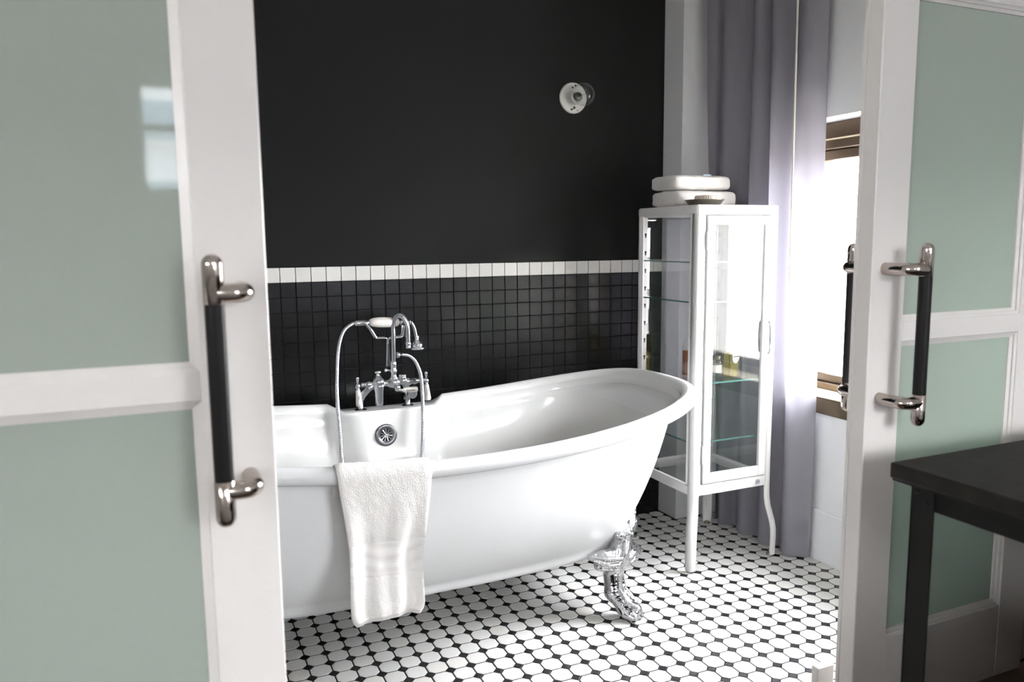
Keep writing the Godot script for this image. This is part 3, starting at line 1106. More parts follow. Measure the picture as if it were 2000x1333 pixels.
	# hand shower lying in the cradle
	var hs := Node3D.new()
	hs.name = "hand_shower"
	t.add_child(hs, true)
	st = begin()
	lathe(st, [Vector2(0, 0), Vector2(0.0085, 0), Vector2(0.0105, 0.002), Vector2(0.0150, 0.012), Vector2(0.0172, 0.030), Vector2(0.0178, 0.050), Vector2(0.0172, 0.072), Vector2(0.0150, 0.092), Vector2(0.0115, 0.100), Vector2(0.009, 0.101), Vector2(0, 0.101)], toward(V.call(0.621, 0.906, 0.0), V.call(0.722, 0.9015, 0.0)), 28)
	obj("handle", st, M.porcelain, hs)
	st = begin()
	lathe(st, [Vector2(0, 0), Vector2(0.0098, 0), Vector2(0.0104, 0.004), Vector2(0.0104, 0.034), Vector2(0.0085, 0.038), Vector2(0.0085, 0.049), Vector2(0, 0.05)], toward(V.call(0.572, 0.905, 0.0), V.call(0.622, 0.9055, 0.0)), 24)
	obj("ferrule", st, M.chrome, hs)
	st = begin()
	pipe(st, [V.call(0.718, 0.9017, 0.0), V.call(0.735, 0.901, 0.0), V.call(0.755, 0.900, 0.0), V.call(0.768, 0.893, 0.0), V.call(0.776, 0.876, 0.0), V.call(0.780, 0.856, 0.0), V.call(0.781, 0.845, 0.0)], 0.0068, 6, 18)
	for a in [[0.727, 0.9013, 0.0095], [0.757, 0.900, 0.0125], [0.765, 0.8955, 0.0105]]:
		var c: Vector3 = V.call(a[0], a[1], 0.0)
		cyl(st, c, c + Vector3(0.0045, -0.001, 0), a[2], -1.0, 20, 0.0018)
	obj("neck", st, M.chrome, hs)
	st = begin()
	lathe(st, [Vector2(0, 0.0), Vector2(0.0265, 0.0), Vector2(0.0285, 0.003), Vector2(0.0275, 0.007), Vector2(0.021, 0.009), Vector2(0.0225, 0.012), Vector2(0.0235, 0.016), Vector2(0.0200, 0.023), Vector2(0.013, 0.030), Vector2(0.0085, 0.036), Vector2(0.0100, 0.040), Vector2(0.0100, 0.046), Vector2(0.0075, 0.050), Vector2(0, 0.051)], toward(V.call(0.7845, 0.804, 0.0), V.call(0.7835, 0.855, -0.003)), 32)
	obj("rose", st, M.chrome, hs)

	# hose, hanging in a loop into the tub
	st = begin()
	var pts := []
	for a in [[0.574, 0.905, 0.19], [0.564, 0.904, 0.19], [0.537, 0.888, 0.200], [0.519, 0.859, 0.210], [0.506, 0.815, 0.225], [0.498, 0.759, 0.240], [0.491, 0.695, 0.260], [0.490, 0.622, 0.275], [0.492, 0.540, 0.285], [0.494, 0.464, 0.290], [0.505, 0.390, 0.31], [0.540, 0.325, 0.36], [0.590, 0.270, 0.40], [0.650, 0.252, 0.42], [0.700, 0.270, 0.40], [0.738, 0.325, 0.36], [0.756, 0.390, 0.31], [0.763, 0.447, 0.285], [0.772, 0.523, 0.275], [0.778, 0.608, 0.262], [0.781, 0.668, 0.250], [0.782, 0.718, 0.235], [0.776, 0.750, 0.220], [0.767, 0.772, 0.205], [0.750, 0.786, 0.198], [0.730, 0.790, 0.195], [0.719, 0.7905, 0.196]]:
		pts.append(Vector3(a[0], a[1], a[2]) - o)
	var path := spline(pts, 40)
	tube(st, path, func(i, _l): return 0.0064 + 0.0008 * (1.0 if i % 3 != 0 else -0.6), 12)
	obj("hose", st, M.chrome, t)
	st = begin()
	lathe(st, [Vector2(0, 0), Vector2(0.0105, 0), Vector2(0.0115, 0.002), Vector2(0.0115, 0.009), Vector2(0.0095, 0.011), Vector2(0.0085, 0.018), Vector2(0, 0.019)], toward(V.call(0.7075, 0.791, 0.010), V.call(0.728, 0.790, 0.006)), 12)
	obj("hose_nut", st, M.chrome, t)


# ---------------------------------------------------------------- hand towel over the tub
func hand_towel() -> void:
	# across s (0..1), along v (metres over the rim: negative inside the tub)
	var t := thing("hand_towel", "white terry hand towel hung over the front rim of the bathtub", "towel", Vector3(0.46, 0.65, 0.955))
	var body := []
	var band := []
	var hem := []
	var inner_body := []
	var NX := 56
	var zc := TUB.z + RIM_B
	var V := []
	var v := -0.16
	while v < 0.40:
		V.append(v)
		v += 0.0035 if v > 0.205 and v < 0.30 else 0.008
	V.append(0.402)
	var front := func(s: float, vv: float, off: float) -> Vector3:
		# v = 0 is the crest of the rim
		var left := lerpf(0.344, 0.366, sstep(0.0, 0.24, vv))
		var right := lerpf(0.578, 0.553, sstep(0.0, 0.28, vv))
		if vv > 0.375:
			left += 0.014 * pow((vv - 0.375) / 0.027, 2.0)
			right -= 0.014 * pow((vv - 0.375) / 0.027, 2.0)
		var x := lerpf(left, right, s)
		var ry := rim_y((x - TUB.x) / RIM_A)
		var r := RIM_R + 0.006 + off
		var p := Vector3(x, 0, 0)
		var arc := r * 1.45
		if vv < -arc * 1.0:
			p.y = ry + r * cos(1.45) - (-vv - arc)
			p.z = zc - r * sin(1.45) - 0.02 * sstep(0.0, 0.12, -vv - arc)
		elif vv < arc:
			var a := vv / r
			p.y = ry + r * cos(a)
			p.z = zc + r * sin(a)
		else:
			var d := vv - arc
			p.y = ry + r * cos(1.45) - d
			p.z = zc + r * sin(1.45) - 0.012 * sstep(0.0, 0.3, d)
			var w := sstep(0.02, 0.22, d)
			p.z += w * (0.0055 * sin(s * 11.0 + 0.8 + d * 3.0) + 0.004 * sin(s * 6.0 + 2.0 - d * 5.0) + 0.003 * sin(s * 19.0 + 1.0))
			p.x += 0.003 * sin(d * 16.0 + 1.0) * w * (s - 0.2)
		# lower edge hangs lower on the left than on the right
		if vv > 0.30: p.y -= (vv - 0.30) / 0.10 * (0.010 * (1.0 - s) - 0.002 * sin(s * PI))
		return p
	var n := FastNoiseLite.new()
	n.seed = 9
	n.frequency = 45.0
	var sheet := func(lo: float, hi: float, ribs: bool, thick: float) -> SurfaceTool:
		var st := begin()
		var rows := []
		for vv in V:
			if vv < lo - 0.0041 or vv > hi + 0.0041: continue
			var row := PackedVector3Array()
			for i in NX + 1:
				var s := float(i) / NX
				var near_band := 1.0
				if not ribs: near_band = sstep(0.0, 0.016, minf(absf(vv - 0.2065), absf(vv - 0.2965)))
				var edge: float = lerpf(0.0012, thick, near_band) * sqrt(maxf(0.0, 1.0 - pow(absf(s * 2.0 - 1.0), 14.0)))
				var bump := 0.0
				if ribs: bump = 0.0011 * sin((vv + 0.004 * sin(s * 3.0)) * TAU / 0.0078)
				else: bump = 0.0012 * n.get_noise_2d(s * 0.22 + 3.0, vv)
				row.append(front.call(s, clampf(vv, lo, hi), edge + bump) - t.position)
			rows.append(row)
		grid(st, rows, false, true)
		var back := []
		for vv in V:
			if vv < lo - 0.0041 or vv > hi + 0.0041: continue
			var row := PackedVector3Array()
			for i in NX + 1: row.append(front.call(float(i) / NX, clampf(vv, lo, hi), -0.0045) - t.position)
			back.append(row)
		grid(st, back, false, false)
		st.set_smooth_group(-1)
		for e in [0, NX]:
			for k in rows.size() - 1:
				if e == 0: quad(st, rows[k][e], rows[k + 1][e], back[k + 1][e], back[k][e])
				else: quad(st, back[k][e], back[k + 1][e], rows[k + 1][e], rows[k][e])
		for i in NX:
			if lo < -0.1: quad(st, rows[0][i], back[0][i], back[0][i + 1], rows[0][i + 1])
			if hi > 0.4: quad(st, back[-1][i], rows[-1][i], rows[-1][i + 1], back[-1][i + 1])
		return st
	obj("terry_body", sheet.call(-0.16, 0.207, false, 0.004), M.terry, t)
	tag(obj("woven_band", sheet.call(0.206, 0.297, true, 0.0012), M.terry_band, t), "ribbed woven band")
	obj("terry_hem", sheet.call(0.296, 0.402, false, 0.004), M.terry, t)


# ---------------------------------------------------------------- glass cabinet
func cabinet() -> void:
	var x0 := 1.650
	var x1 := 2.002
	var z0 := 0.225
	var z1 := 0.590
	var y0 := 0.272
	var y1 := 1.287
	var o := Vector3(1.826, 0, 0.4075)
	var t := thing("display_cabinet", "tall white metal display cabinet with glass sides on curved legs", "cabinet", o)
	var A := func(x: float, y: float, z: float) -> Vector3: return Vector3(x, y, z) - o
	var st: SurfaceTool
	# top
	st = begin(false)
	box(st, A.call(x0, y1 - 0.034, z0), A.call(x1, y1, z1), 0.006)
	obj("top_panel", st, M.cabinet_white, t)
	# four corner posts that run on into the flared legs
	for sx in [0, 1]:
		for sz in [0, 1]:
			var cx: float = x0 + 0.014 if sx == 0 else x1 - 0.014
			var cz: float = z0 + 0.014 if sz == 0 else z1 - 0.014
			var ox := -1.0 if sx == 0 else 1.0
			var oz := -1.0 if sz == 0 else 1.0
			var rows := []
			var prof := [[y1 - 0.03, 0.0, 1.0], [0.30, 0.0, 1.0], [0.255, 0.0, 1.0], [0.225, 0.001, 1.0], [0.195, 0.004, 1.0], [0.165, 0.010, 1.0], [0.135, 0.016, 1.0], [0.105, 0.0195, 1.0], [0.075, 0.020, 1.0], [0.045, 0.0195, 0.97], [0.006, 0.019, 0.92]]
			for p in prof:
				var c: Vector3 = A.call(cx + ox * p[1], p[0], cz + oz * p[1])
				var h: float = 0.014 * p[2]
				var row := PackedVector3Array()
				# L-shaped angle with a rounded outer corner; outer corner points along (ox, oz)
				for q in [[-1.0, 1.0], [0.45, 1.0], [0.80, 0.80], [1.0, 0.45], [1.0, -1.0], [0.55, -1.0], [0.55, 0.3], [0.3, 0.55], [-1.0, 0.55]]:
					row.append(c + Vector3(ox * q[0] * h, 0, oz * q[1] * h))
				rows.append(row)
			st = begin(false)
			grid(st, rows, true, ox * oz < 0)
			st.set_smooth_group(-1)
			var e: PackedVector3Array = rows[-1]
			for k in range(1, 8): tri(st, e[0], e[k], e[k + 1])
			var leg := obj("leg", st, M.cabinet_white, t)
			st = begin()
			cyl(st, A.call(cx + ox * 0.016, 0.0007, cz + oz * 0.016), A.call(cx + ox * 0.016, 0.008, cz + oz * 0.016), 0.013, 0.011, 18)
			obj("glide", st, M.pewter, leg)
	# lower frame rails
	for r in [[x0 + 0.02, y0, z1 - 0.010, x1 - 0.02, y0 + 0.038, z1 - 0.001], [x0 + 0.02, y0, z0 + 0.001, x1 - 0.02, y0 + 0.038, z0 + 0.010], [x0 + 0.001, y0, z0 + 0.02, x0 + 0.010, y0 + 0.038, z1 - 0.02], [x1 - 0.010, y0, z0 + 0.02, x1 - 0.001, y0 + 0.038, z1 - 0.02]]:
		st = begin(false)
		box(st, A.call(r[0], r[1], r[2]), A.call(r[3], r[4], r[5]), 0.0015)
		obj("frame_rail", st, M.cabinet_white, t)
	# white strips beside the glass on the sides and front
	for r in [[x0 + 0.001, z0 + 0.024, x0 + 0.006, z0 + 0.034], [x0 + 0.001, z1 - 0.042, x0 + 0.006, z1 - 0.024], [x1 - 0.006, z0 + 0.024, x1 - 0.001, z0 + 0.034], [x1 - 0.006, z1 - 0.042, x1 - 0.001, z1 - 0.024]]:
		st = begin(false)
		box(st, A.call(r[0], y0 + 0.03, r[1]), A.call(r[2], y1 - 0.03, r[3]), 0.001)
		obj("glass_stop", st, M.cabinet_white, t)
	for x in [x0 + 0.024, x1 - 0.036]:
		st = begin(false)
		box(st, A.call(x, y0 + 0.03, z1 - 0.006), A.call(x + 0.012, y1 - 0.03, z1 - 0.002), 0.001)
		obj("door_post", st, M.cabinet_white, t)
	# glass walls
	for r in [[x0 + 0.003, z0 + 0.026, x0 + 0.006, z1 - 0.026], [x1 - 0.006, z0 + 0.026, x1 - 0.003, z1 - 0.026], [x0 + 0.026, z0 + 0.003, x1 - 0.026, z0 + 0.006]]:
		st = begin(false)
		box(st, A.call(r[0], y0 + 0.03, r[1]), A.call(r[2], y1 - 0.034, r[3]))
		obj("glass_wall", st, M.cabinet_glass, t)
	# slotted shelf standards in the four corners
	for sx in [0, 1]:
		for sz in [0, 1]:
			var ax: float = x0 + 0.007 if sx == 0 else x1 - 0.025
			var az: float = z0 + 0.027 if sz == 0 else z1 - 0.040
			st = begin(false)
			box(st, A.call(ax, y0 + 0.04, az), A.call(ax + 0.018, y1 - 0.036, az + 0.0025), 0.0006)
			var std_ := obj("shelf_standard", st, M.cabinet_white, t)
			var fz: float = az + 0.0024 if sz == 0 else az - 0.0008
			for k in 14:
				var y := 1.190 - 0.066 * k
				st = begin()
				cyl(st, A.call(ax + 0.009, y, fz), A.call(ax + 0.009, y, fz + 0.0009), 0.0044, -1.0, 12)
				box(st, A.call(ax + 0.0066, y - 0.012, fz), A.call(ax + 0.0114, y, fz + 0.0009))
				obj("keyhole", st, M.slot_dark, std_)
	# shelves
	for y in [1.095, 0.957, 0.672, 0.463]:
		st = begin(false)
		box(st, A.call(x0 + 0.010, y - 0.005, z0 + 0.010), A.call(x1 - 0.010, y, z1 - 0.016))
		var sh := obj("shelf", st, M.cabinet_glass, t)
		tag(sh, "clear glass shelf with green edges")
		st = begin(false)
		box(st, A.call(x0 + 0.010, y - 0.005, z1 - 0.016), A.call(x1 - 0.010, y, z1 - 0.0152))
		box(st, A.call(x0 + 0.0092, y - 0.005, z0 + 0.010), A.call(x0 + 0.010, y, z1 - 0.016))
		obj("polished_edge", st, M.glass_edge, sh)
	st = begin(false)
	box(st, A.call(x0 + 0.010, y0 + 0.026, z0 + 0.010), A.call(x1 - 0.010, y0 + 0.031, z1 - 0.012))
	obj("shelf", st, M.cabinet_glass, t)
	for z in [z0 + 0.012, z1 - 0.020]:
		st = begin(false)
		box(st, A.call(x0 + 0.012, y0 + 0.012, z), A.call(x1 - 0.012, y0 + 0.0255, z + 0.010), 0.001)
		obj("shelf_rest", st, M.cabinet_white, t)
	# door
	var d := Node3D.new()
	d.name = "cabinet_door"
	t.add_child(d, true)
	var dx0 := 1.694
	var dx1 := 1.972
	var dy0 := 0.313
	var dy1 := 1.250
	for r in [[dx0, dy0, dx0 + 0.031, dy1], [dx1 - 0.031, dy0, dx1, dy1], [dx0 + 0.0305, dy0, dx1 - 0.0305, dy0 + 0.036], [dx0 + 0.0305, dy1 - 0.030, dx1 - 0.0305, dy1]]:
		st = begin(false)
		box(st, A.call(r[0], r[1], z1 - 0.012), A.call(r[2], r[3], z1 + 0.001), 0.0015)
		obj("door_frame", st, M.cabinet_white, d)
	st = begin(false)
	box(st, A.call(dx0 + 0.028, dy0 + 0.033, z1 - 0.008), A.call(dx1 - 0.028, dy1 - 0.027, z1 - 0.005))
	obj("door_glass", st, M.cabinet_glass, d)
	st = begin()
	pipe(st, [A.call(1.957, 0.878, z1), A.call(1.957, 0.877, z1 + 0.014), A.call(1.957, 0.866, z1 + 0.021), A.call(1.957, 0.821, z1 + 0.024), A.call(1.957, 0.776, z1 + 0.021), A.call(1.957, 0.765, z1 + 0.014), A.call(1.957, 0.764, z1)], 0.0036)
	obj("handle", st, M.chrome, d)
	for y in [1.165, 0.42]:
		st = begin()
		cyl(st, A.call(dx0 - 0.004, y - 0.032, z1 + 0.003), A.call(dx0 - 0.004, y + 0.032, z1 + 0.003), 0.0038, -1.0, 14, 0.001)
		obj("hinge", st, M.cabinet_white, d)
	st = begin()
	cyl(st, A.call(1.939, 0.291, z1 - 0.002), A.call(1.939, 0.291, z1 + 0.004), 0.0095, 0.0085, 20, 0.001)
	cyl(st, A.call(1.934, 0.291, z1 + 0.004), A.call(1.944, 0.291, z1 + 0.005), 0.0016, -1.0, 8)
	obj("lock", st, M.chrome, t)


func bottles() -> void:
	var base := 0.6722
	# tall bottle with amber liquid
	var p := Vector3(1.757, base, 0.42)
	var b := thing("amber_bottle", "slim long-necked bottle half full of amber liquid on glass shelf", "bottle", p)
	var st := begin()
	lathe(st, [Vector2(0, 0), Vector2(0.028, 0), Vector2(0.030, 0.003), Vector2(0.030, 0.092), Vector2(0.029, 0.104), Vector2(0.024, 0.124), Vector2(0.015, 0.145), Vector2(0.0105, 0.165), Vector2(0.0095, 0.205), Vector2(0.0115, 0.207), Vector2(0.0115, 0.214), Vector2(0, 0.214)], Transform3D.IDENTITY, 32)
	obj("bottle_glass", st, M.bottle_glass, b)
	st = begin()
	lathe(st, [Vector2(0, 0.004), Vector2(0.0275, 0.004), Vector2(0.0275, 0.092), Vector2(0, 0.092)], Transform3D.IDENTITY, 32)
	obj("liquid", st, M.amber_liquid, b)
	st = begin()
	cyl(st, Vector3(0, 0.206, 0), Vector3(0, 0.234, 0), 0.0085, 0.0095, 18)
	obj("stopper", st, M.dark_cap, b)
	# square gold bottle with round paper label
	p = Vector3(1.868, base, 0.515)
	b = thing("gold_bottle", "square bottle of golden liquid with a round white label", "bottle", p)
	b.rotation.y = 0.35
	st = begin(false)
	box(st, Vector3(-0.031, 0.0, -0.018), Vector3(0.031, 0.112, 0.018), 0.004)
	obj("bottle_glass", st, M.bottle_glass, b)
	st = begin(false)
	box(st, Vector3(-0.0285, 0.003, -0.0155), Vector3(0.0285, 0.096, 0.0155), 0.003)
	obj("liquid", st, M.gold_liquid, b)
	st = begin()
	cyl(st, Vector3(0, 0.112, 0), Vector3(0, 0.120, 0), 0.009, -1.0, 20)
	obj("neck", st, M.bottle_glass, b)
	st = begin()
	cyl(st, Vector3(0, 0.118, 0), Vector3(0, 0.142, 0), 0.0115, -1.0, 24, 0.002)
	obj("cap", st, M.dark_cap, b)
	st = begin()
	cyl(st, Vector3(0, 0.077, 0.0182), Vector3(0, 0.077, 0.0188), 0.0235, -1.0, 36)
	var lab := obj("paper_label", st, M.paper_label, b)
	st = begin(false)
	box(st, Vector3(-0.0228, 0.0745, 0.0189), Vector3(0.0228, 0.0795, 0.0192))
	for k in 5:
		box(st, Vector3(-0.012 + 0.005 * k, 0.062, 0.0189), Vector3(-0.0095 + 0.005 * k, 0.068, 0.0192))
		box(st, Vector3(-0.012 + 0.005 * k, 0.087, 0.0189), Vector3(-0.0095 + 0.005 * k, 0.092, 0.0192))
	obj("print", st, M.pewter, lab)
	# small jar
	p = Vector3(1.822, base, 0.492)
	b = thing("small_jar", "small clear jar with a white label beside the golden bottle", "jar", p)
	st = begin()
	lathe(st, [Vector2(0, 0), Vector2(0.0185, 0), Vector2(0.0195, 0.002), Vector2(0.0195, 0.058), Vector2(0.015, 0.064), Vector2(0, 0.064)], Transform3D.IDENTITY, 28)
	obj("jar_glass", st, M.bottle_glass, b)
	st = begin()
	cyl(st, Vector3(0, 0.018, 0), Vector3(0, 0.046, 0), 0.0198, -1.0, 28)
	obj("paper_label", st, M.paper_label, b)
	st = begin()
	cyl(st, Vector3(0, 0.0645, 0), Vector3(0, 0.080, 0), 0.017, -1.0, 24, 0.002)
	obj("lid", st, M.pewter, b)


func folded_towel(label: String, at: Vector3, size: Vector3, seed_: int, tag_it: bool) -> void:
	# a towel folded in three: front edge round, layers showing on the sides
	var t := thing("folded_towel", label, "towel", at, "")
	var n := FastNoiseLite.new()
	n.seed = seed_
	n.frequency = 24.0
	var rows := []
	var NX := 36
	var NA := 40
	for i in NX + 1:
		var s := float(i) / NX
		var e := pow(absf(2.0 * s - 1.0), 10.0)
		var x := (s - 0.5) * size.x
		var row := PackedVector3Array()
		for k in NA:
			var a := TAU * k / NA
			var u := Vector2(signf(cos(a)) * pow(absf(cos(a)), 0.42), signf(sin(a)) * pow(absf(sin(a)), 0.42))
			var sc := sqrt(1.0 - 0.30 * e)
			var wob := 0.0025 * n.get_noise_3d(x, u.x * 0.05, u.y * 0.1)
			# two creases where the layers meet, on the front edge
			var crease := 0.003 * exp(-pow((u.x * 0.5) / 0.05, 2.0)) * (1.0 if absf(u.y) > 0.9 else 0.0) * (0.0 if u.y > 0.0 else 1.0)
			var band := 0.0012 * sin(x * 900.0) if absf(x - 0.030) < 0.014 else 0.0
			row.append(Vector3(x, size.y * 0.5 + u.x * (size.y * 0.5 * sc + wob), u.y * (size.z * 0.5 * sc + wob + band - crease)))
		rows.append(row)
	var st := begin()
	grid(st, rows, true, false)
	for e in [0, NX]:
		# layered ends: ridges of folded cloth
		var prev: PackedVector3Array = rows[e]
		for ring in range(1, 6):
			var q := PackedVector3Array()
			for k in NA:
				var c := Vector3(rows[e][0].x, size.y * 0.5, 0)
				var p: Vector3 = c.lerp(rows[e][k], 1.0 - ring / 5.0)
				p.x += (0.004 if ring % 2 == 0 else -0.002) * (-1.0 if e == 0 else 1.0) * (0.0 if ring == 5 else 1.0)
				q.append(p)
			grid(st, [prev, q], true, e == 0)
			prev = q
	obj("terry_folds", st, M.terry, t)
	if tag_it:
		st = begin(false)
		box(st, Vector3(-0.0055, size.y - 0.0035, size.z * 0.5 - 0.004), Vector3(0.030, size.y + 0.002, size.z * 0.5 - 0.0015), 0.0006)
		obj("care_tag", st, M.towel_tag, t)


func cabinet_top_things() -> void:
	folded_towel("lower folded white bath towel lying on top of the cabinet", Vector3(1.815, 1.2872, 0.345), Vector3(0.262, 0.058, 0.180), 5, false)
	folded_towel("upper folded white bath towel stacked on the other towel", Vector3(1.803, 1.3475, 0.340), Vector3(0.246, 0.053, 0.168), 6, true)
	var at := Vector3(1.742, 1.2872, 0.505)
	var d := thing("soap_dish", "shallow pewter dish in front of the folded towels", "dish", at)
	var st := begin()
	lathe(st, [Vector2(0, 0), Vector2(0.050, 0), Vector2(0.0535, 0.002), Vector2(0.064, 0.0165), Vector2(0.0675, 0.0185), Vector2(0.0675, 0.020), Vector2(0.063, 0.0195), Vector2(0.051, 0.0045), Vector2(0, 0.0035)], Transform3D.IDENTITY, 48)
	obj("bowl", st, M.pewter, d)
	st = begin()
	ball(st, Vector3(0.069, 0.0195, 0.004), 0.0028, Vector3.ONE, 10)
	obj("rim_bead", st, M.pewter, d)
	var s := thing("wrapped_soap", "round soap in pleated cream paper on the pewter dish", "soap", at + Vector3(-0.002, 0.0042, 0.004))
	st = begin()
	var rows := []
	for r in [[0.0, 0.0], [0.031, 0.0], [0.0345, 0.004], [0.0345, 0.025], [0.031, 0.0300], [0.012, 0.0312], [0.0, 0.0305]]:
		var row := PackedVector3Array()
		for k in 96:
			var a := TAU * k / 96.0
			var q: float = r[0] * (1.0 + 0.035 * (1.0 if k % 4 < 2 else -1.0))
			row.append(Vector3(q * cos(a), r[1], -q * sin(a)))
		rows.append(row)
	grid(st, rows, true, false)
	obj("pleated_paper", st, M.soap_wrap, s)


# ---------------------------------------------------------------- curtain
func curtain() -> void:
	var t := thing("curtain", "long grey lavender curtain hanging in folds beside the window", "curtain", Vector3(2.06, 0, 0.45))
	var NS := 150
	var NV := 46
	var top := CEIL - 0.012
	var shape := func(s: float, y: float, side: float) -> Vector3:
		var h := y / top
		# footprint: from the pilaster corner, then along the window wall
		var a := Vector2(lerpf(2.052, 1.975, sstep(0.05, 0.75, h)), lerpf(0.205, 0.178, h))
		var b := Vector2(2.070, 0.285)
		var c := Vector2(2.078, 0.690)
		var p: Vector2
		if s < 0.22: p = a.lerp(b, s / 0.22)
		else: p = b.lerp(c, (s - 0.22) / 0.78)
		var sharp := lerpf(1.0, 0.8, h)
		var ph := s * TAU * 4.3 + 0.5 * sin(s * 9.0 + h * 2.2) + 0.35 * sin(h * 5.0 + s * 4.0)
		var w := sin(ph)
		w = signf(w) * pow(absf(w), sharp)
		var amp := 0.031 * (0.72 + 0.28 * sin(s * 13.0 + 1.0)) * (1.0 + 0.25 * (1.0 - h))
		var nrm := Vector2(1, 0) if s >= 0.3 else Vector2(0.75, -0.66).lerp(Vector2(1, 0), s / 0.3)
		p += nrm * (w * amp - 0.008)
		p.y += 0.010 * cos(ph)
		p += nrm * side
		return Vector3(p.x, y, p.y) - t.position
	var st := begin()
	var front := []
	for j in NV + 1:
		var y := lerpf(0.008, top, float(j) / NV)
		var f := PackedVector3Array()
		for i in NS + 1: f.append(shape.call(float(i) / NS, y, 0.0))
		front.append(f)
	grid(st, front, false, false)
	obj("drape", st, M.curtain, t)
	st = begin(false)
	box(st, Vector3(-0.02, top, -0.29), Vector3(0.04, CEIL - 0.0005, 0.30), 0.001)
	obj("ceiling_track", st, M.wand_plastic, t)
	var w := thing("curtain_wand", "thin pale pull wand hanging in front of the grey curtain", "wand", Vector3(2.024, 1.01, 0.62))
	st = begin()
	cyl(st, Vector3(0.006, 0, 0), Vector3(-0.006, 1.58, 0), 0.0036, -1.0, 12)
	obj("rod", st, M.wand_plastic, w)
	st = begin()
	pipe(st, [Vector3(-0.006, 1.575, 0), Vector3(-0.004, 1.592, 0), Vector3(0.004, 1.600, 0), Vector3(0.014, 1.606, 0)], 0.0018)
	obj("hook", st, M.chrome, w)


# ---------------------------------------------------------------- wall lampholder
func lampholder() -> void:
	var t := thing("wall_lampholder", "bare round white lampholder with clear globe bulb on the black wall", "lamp", Vector3(1.490, 1.716, 0.0035))
	var face := Transform3D(Basis(Vector3(1, 0, 0), Vector3(0, 0, 1), Vector3(0, -1, 0)), Vector3.ZERO)
	var st := begin()
	lathe(st, [Vector2(0, 0), Vector2(0.058, 0), Vector2(0.0585, 0.003), Vector2(0.0575, 0.007), Vector2(0.052, 0.009), Vector2(0.036, 0.010), Vector2(0.030, 0.014), Vector2(0.0265, 0.022), Vector2(0.0255, 0.030), Vector2(0.0275, 0.033), Vector2(0.0275, 0.038), Vector2(0.0225, 0.040), Vector2(0.0195, 0.036), Vector2(0.0, 0.034)], face, 48)
	obj("backplate", st, M.lamp_ceramic, t)
	for a in [[0.008, 0.046, 0.0042], [-0.004, 0.038, 0.0042], [-0.009, -0.044, 0.0042], [-0.034, 0.0, 0.0022], [0.016, -0.046, 0.0022]]:
		st = begin()
		cyl(st, Vector3(a[0], a[1], 0.0085), Vector3(a[0], a[1], 0.0104), a[2], -1.0, 14)
		obj("screw_hole", st, M.slot_dark, t)
	st = begin()
	cyl(st, Vector3(0.002, -0.037, 0.009), Vector3(0.002, -0.037, 0.0125), 0.0062, 0.005, 16)
	obj("screw", st, M.pewter, t)
	st = begin()
	lathe(st, [Vector2(0, 0.034), Vector2(0.0155, 0.034), Vector2(0.0155, 0.046), Vector2(0.0135, 0.050), Vector2(0, 0.050)], face, 24)
	obj("screw_cap", st, M.satin_metal, t)
	st = begin()
	var prof := [Vector2(0.0135, 0.046)]
	for k in 17:
		var a := lerpf(-1.22, PI / 2, k / 16.0)
		prof.append(Vector2(0.042 * cos(a), 0.088 + 0.042 * sin(a)))
	lathe(st, prof, face, 40)
	obj("bulb", st, M.bulb_glass, t)
	st = begin()
	cyl(st, Vector3(0, 0, 0.048), Vector3(0, 0, 0.074), 0.004, 0.002, 10)
	for s in [-1.0, 1.0]: pipe(st, [Vector3(0, 0, 0.070), Vector3(s * 0.010, 0.002, 0.086), Vector3(s * 0.013, -0.002, 0.096)], 0.0006, 4, 6)
	obj("filament_stem", st, M.pewter, t)


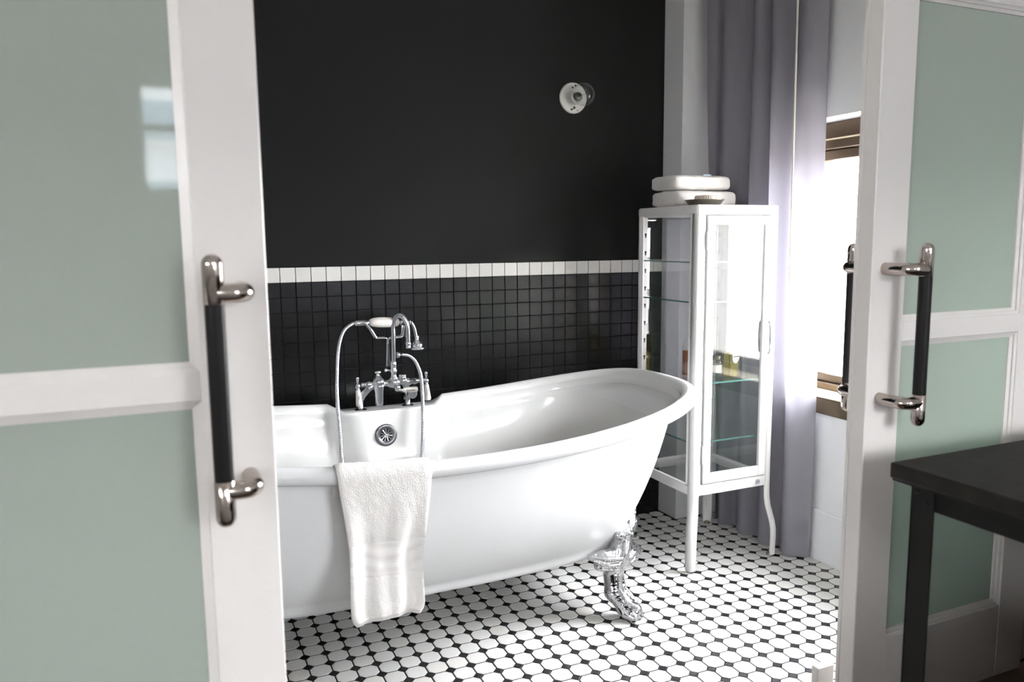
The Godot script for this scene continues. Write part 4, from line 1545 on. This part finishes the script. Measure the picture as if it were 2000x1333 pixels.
# ---------------------------------------------------------------- table in front of the right door
func table() -> void:
	var x0 := 1.272
	var z0 := 1.714
	var x1 := 2.28
	var z1 := 3.35  # lengthened out of view to deepen the shade on the door behind
	var y := 0.74
	var o := Vector3((x0 + x1) * 0.5, 0, (z0 + z1) * 0.5)
	var t := thing("steel_table", "dark steel table with riveted flat legs in front of the right door", "table", o)
	var st := begin(false)
	box(st, Vector3(x0, y - 0.031, z0) - o, Vector3(x1, y, z1) - o, 0.003)
	obj("table_top", st, M.table_steel, t)
	st = begin(false)
	box(st, Vector3(x0 + 0.004, y - 0.036, z0 + 0.004) - o, Vector3(x1 - 0.004, y - 0.0305, z1 - 0.004) - o, 0.001)
	obj("top_lip", st, M.table_leg_steel, t)
	for sx in [0, 1]:
		for sz in [0, 1]:
			var fx := 1.0 if sx == 0 else -1.0
			var fz := 1.0 if sz == 0 else -1.0
			var c := Vector3(x0 + 0.026 if sx == 0 else x1 - 0.026, 0, z0 + 0.030 if sz == 0 else z1 - 0.030)
			st = begin(false)
			# angle iron: one flange along x, one along z
			for f in [Vector3(0.050 * fx, 0, 0.005 * fz), Vector3(0.005 * fx, 0, 0.050 * fz)]:
				var a := c - o
				var b: Vector3 = a + f
				box(st, Vector3(minf(a.x, b.x), 0.0, minf(a.z, b.z)), Vector3(maxf(a.x, b.x), y - 0.036, maxf(a.z, b.z)), 0.0012)
			var leg := obj("leg", st, M.table_leg_steel, t)
			for k in [[0.014, 0.690], [0.036, 0.672]]:
				st = begin()
				ball(st, c - o + Vector3(-0.0005 * fx, k[1], k[0] * fz), 0.0048, Vector3(0.5, 1, 1), 12)
				obj("rivet", st, M.table_leg_steel, leg)
	for r in [[x0 + 0.034, z0 + 0.036, x1 - 0.034, z0 + 0.041], [x0 + 0.034, z1 - 0.041, x1 - 0.034, z1 - 0.036], [x0 + 0.032, z0 + 0.036, x0 + 0.037, z1 - 0.036], [x1 - 0.037, z0 + 0.036, x1 - 0.032, z1 - 0.036]]:
		st = begin(false)
		box(st, Vector3(r[0], y - 0.082, r[1]) - o, Vector3(r[2], y - 0.036, r[3]) - o, 0.001)
		obj("apron", st, M.table_leg_steel, t)
	# unseen drawer box, added under the top to block light to the door
	st = begin(false)
	box(st, Vector3(1.42, 0.06, 2.06) - o, Vector3(x1 - 0.05, y - 0.0365, z1 - 0.05) - o, 0.003)
	var db := obj("added_drawer_box", st, M.table_leg_steel, t)
	for k in 3:
		st = begin(false)
		box(st, Vector3(1.408, 0.075 + 0.208 * k, 2.10) - o, Vector3(1.4195, 0.272 + 0.208 * k, z1 - 0.09) - o, 0.002)
		obj("added_drawer_front", st, M.table_steel, db)


# ---------------------------------------------------------------- everything
func _ready() -> void:
	rng.seed = 7
	# camera
	var cam := Camera3D.new()
	cam.name = "camera"
	cam.transform = Transform3D(Basis(CAM_RIGHT, CAM_UP, CAM_BACK).orthonormalized(), CAM)
	cam.keep_aspect = Camera3D.KEEP_HEIGHT
	cam.fov = 46.788
	cam.near = 0.05
	cam.far = 200.0
	add_child(cam)
	cam.current = true
	var lens := CameraAttributesPhysical.new()
	lens.frustum_focal_length = 27.738
	lens.frustum_focus_distance = 2.55
	lens.exposure_aperture = 3.4
	lens.exposure_shutter_speed = 100.0
	lens.exposure_sensitivity = 100.0
	lens.frustum_near = 0.05
	lens.frustum_far = 200.0
	cam.attributes = lens
	# overcast sky outside, seen through the two windows
	var env := Environment.new()
	var sky := Sky.new()
	var sm := ProceduralSkyMaterial.new()
	sm.sky_top_color = Color(0.94, 0.952, 0.97)
	sm.sky_horizon_color = Color(0.962, 0.968, 0.975)
	sm.ground_horizon_color = Color(0.80, 0.80, 0.80)
	sm.ground_bottom_color = Color(0.55, 0.54, 0.53)
	sm.energy_multiplier = 76.0
	sky.sky_material = sm
	env.background_mode = Environment.BG_SKY
	env.sky = sky
	env.tonemap_mode = Environment.TONE_MAPPER_LINEAR
	env.tonemap_exposure = 1.0
	env.sdfgi_enabled = true
	env.ssao_enabled = true
	env.ssil_enabled = true
	var we := WorldEnvironment.new()
	we.name = "environment"
	we.environment = env
	add_child(we)

	materials()
	setting()
	door("door_1", "white sliding door with satin glass panes on the left", 0.148, -1.0)
	door("door_2", "white sliding door with satin glass panes behind the steel table", 1.440, 1.0)
	var stop := begin(false)
	box(stop, Vector3(-0.024, 0.0008, -0.012), Vector3(0.030, 0.1125, 0.010), 0.002)
	tag(obj("door_stop", stop, M.door_paint, null, Vector3(1.451, 0, 1.397)), "small white block on the tiles at the right door's foot", "door stop")
	bathtub()
	faucet()
	hand_towel()
	cabinet()
	bottles()
	cabinet_top_things()
	curtain()
	lampholder()
	table()
	added_bed()
	building("grey apartment block across the street, mirrored in the left door", Vector3(2.0, 0, 24.0), PI, 26.0, 5.5, 4, 8)
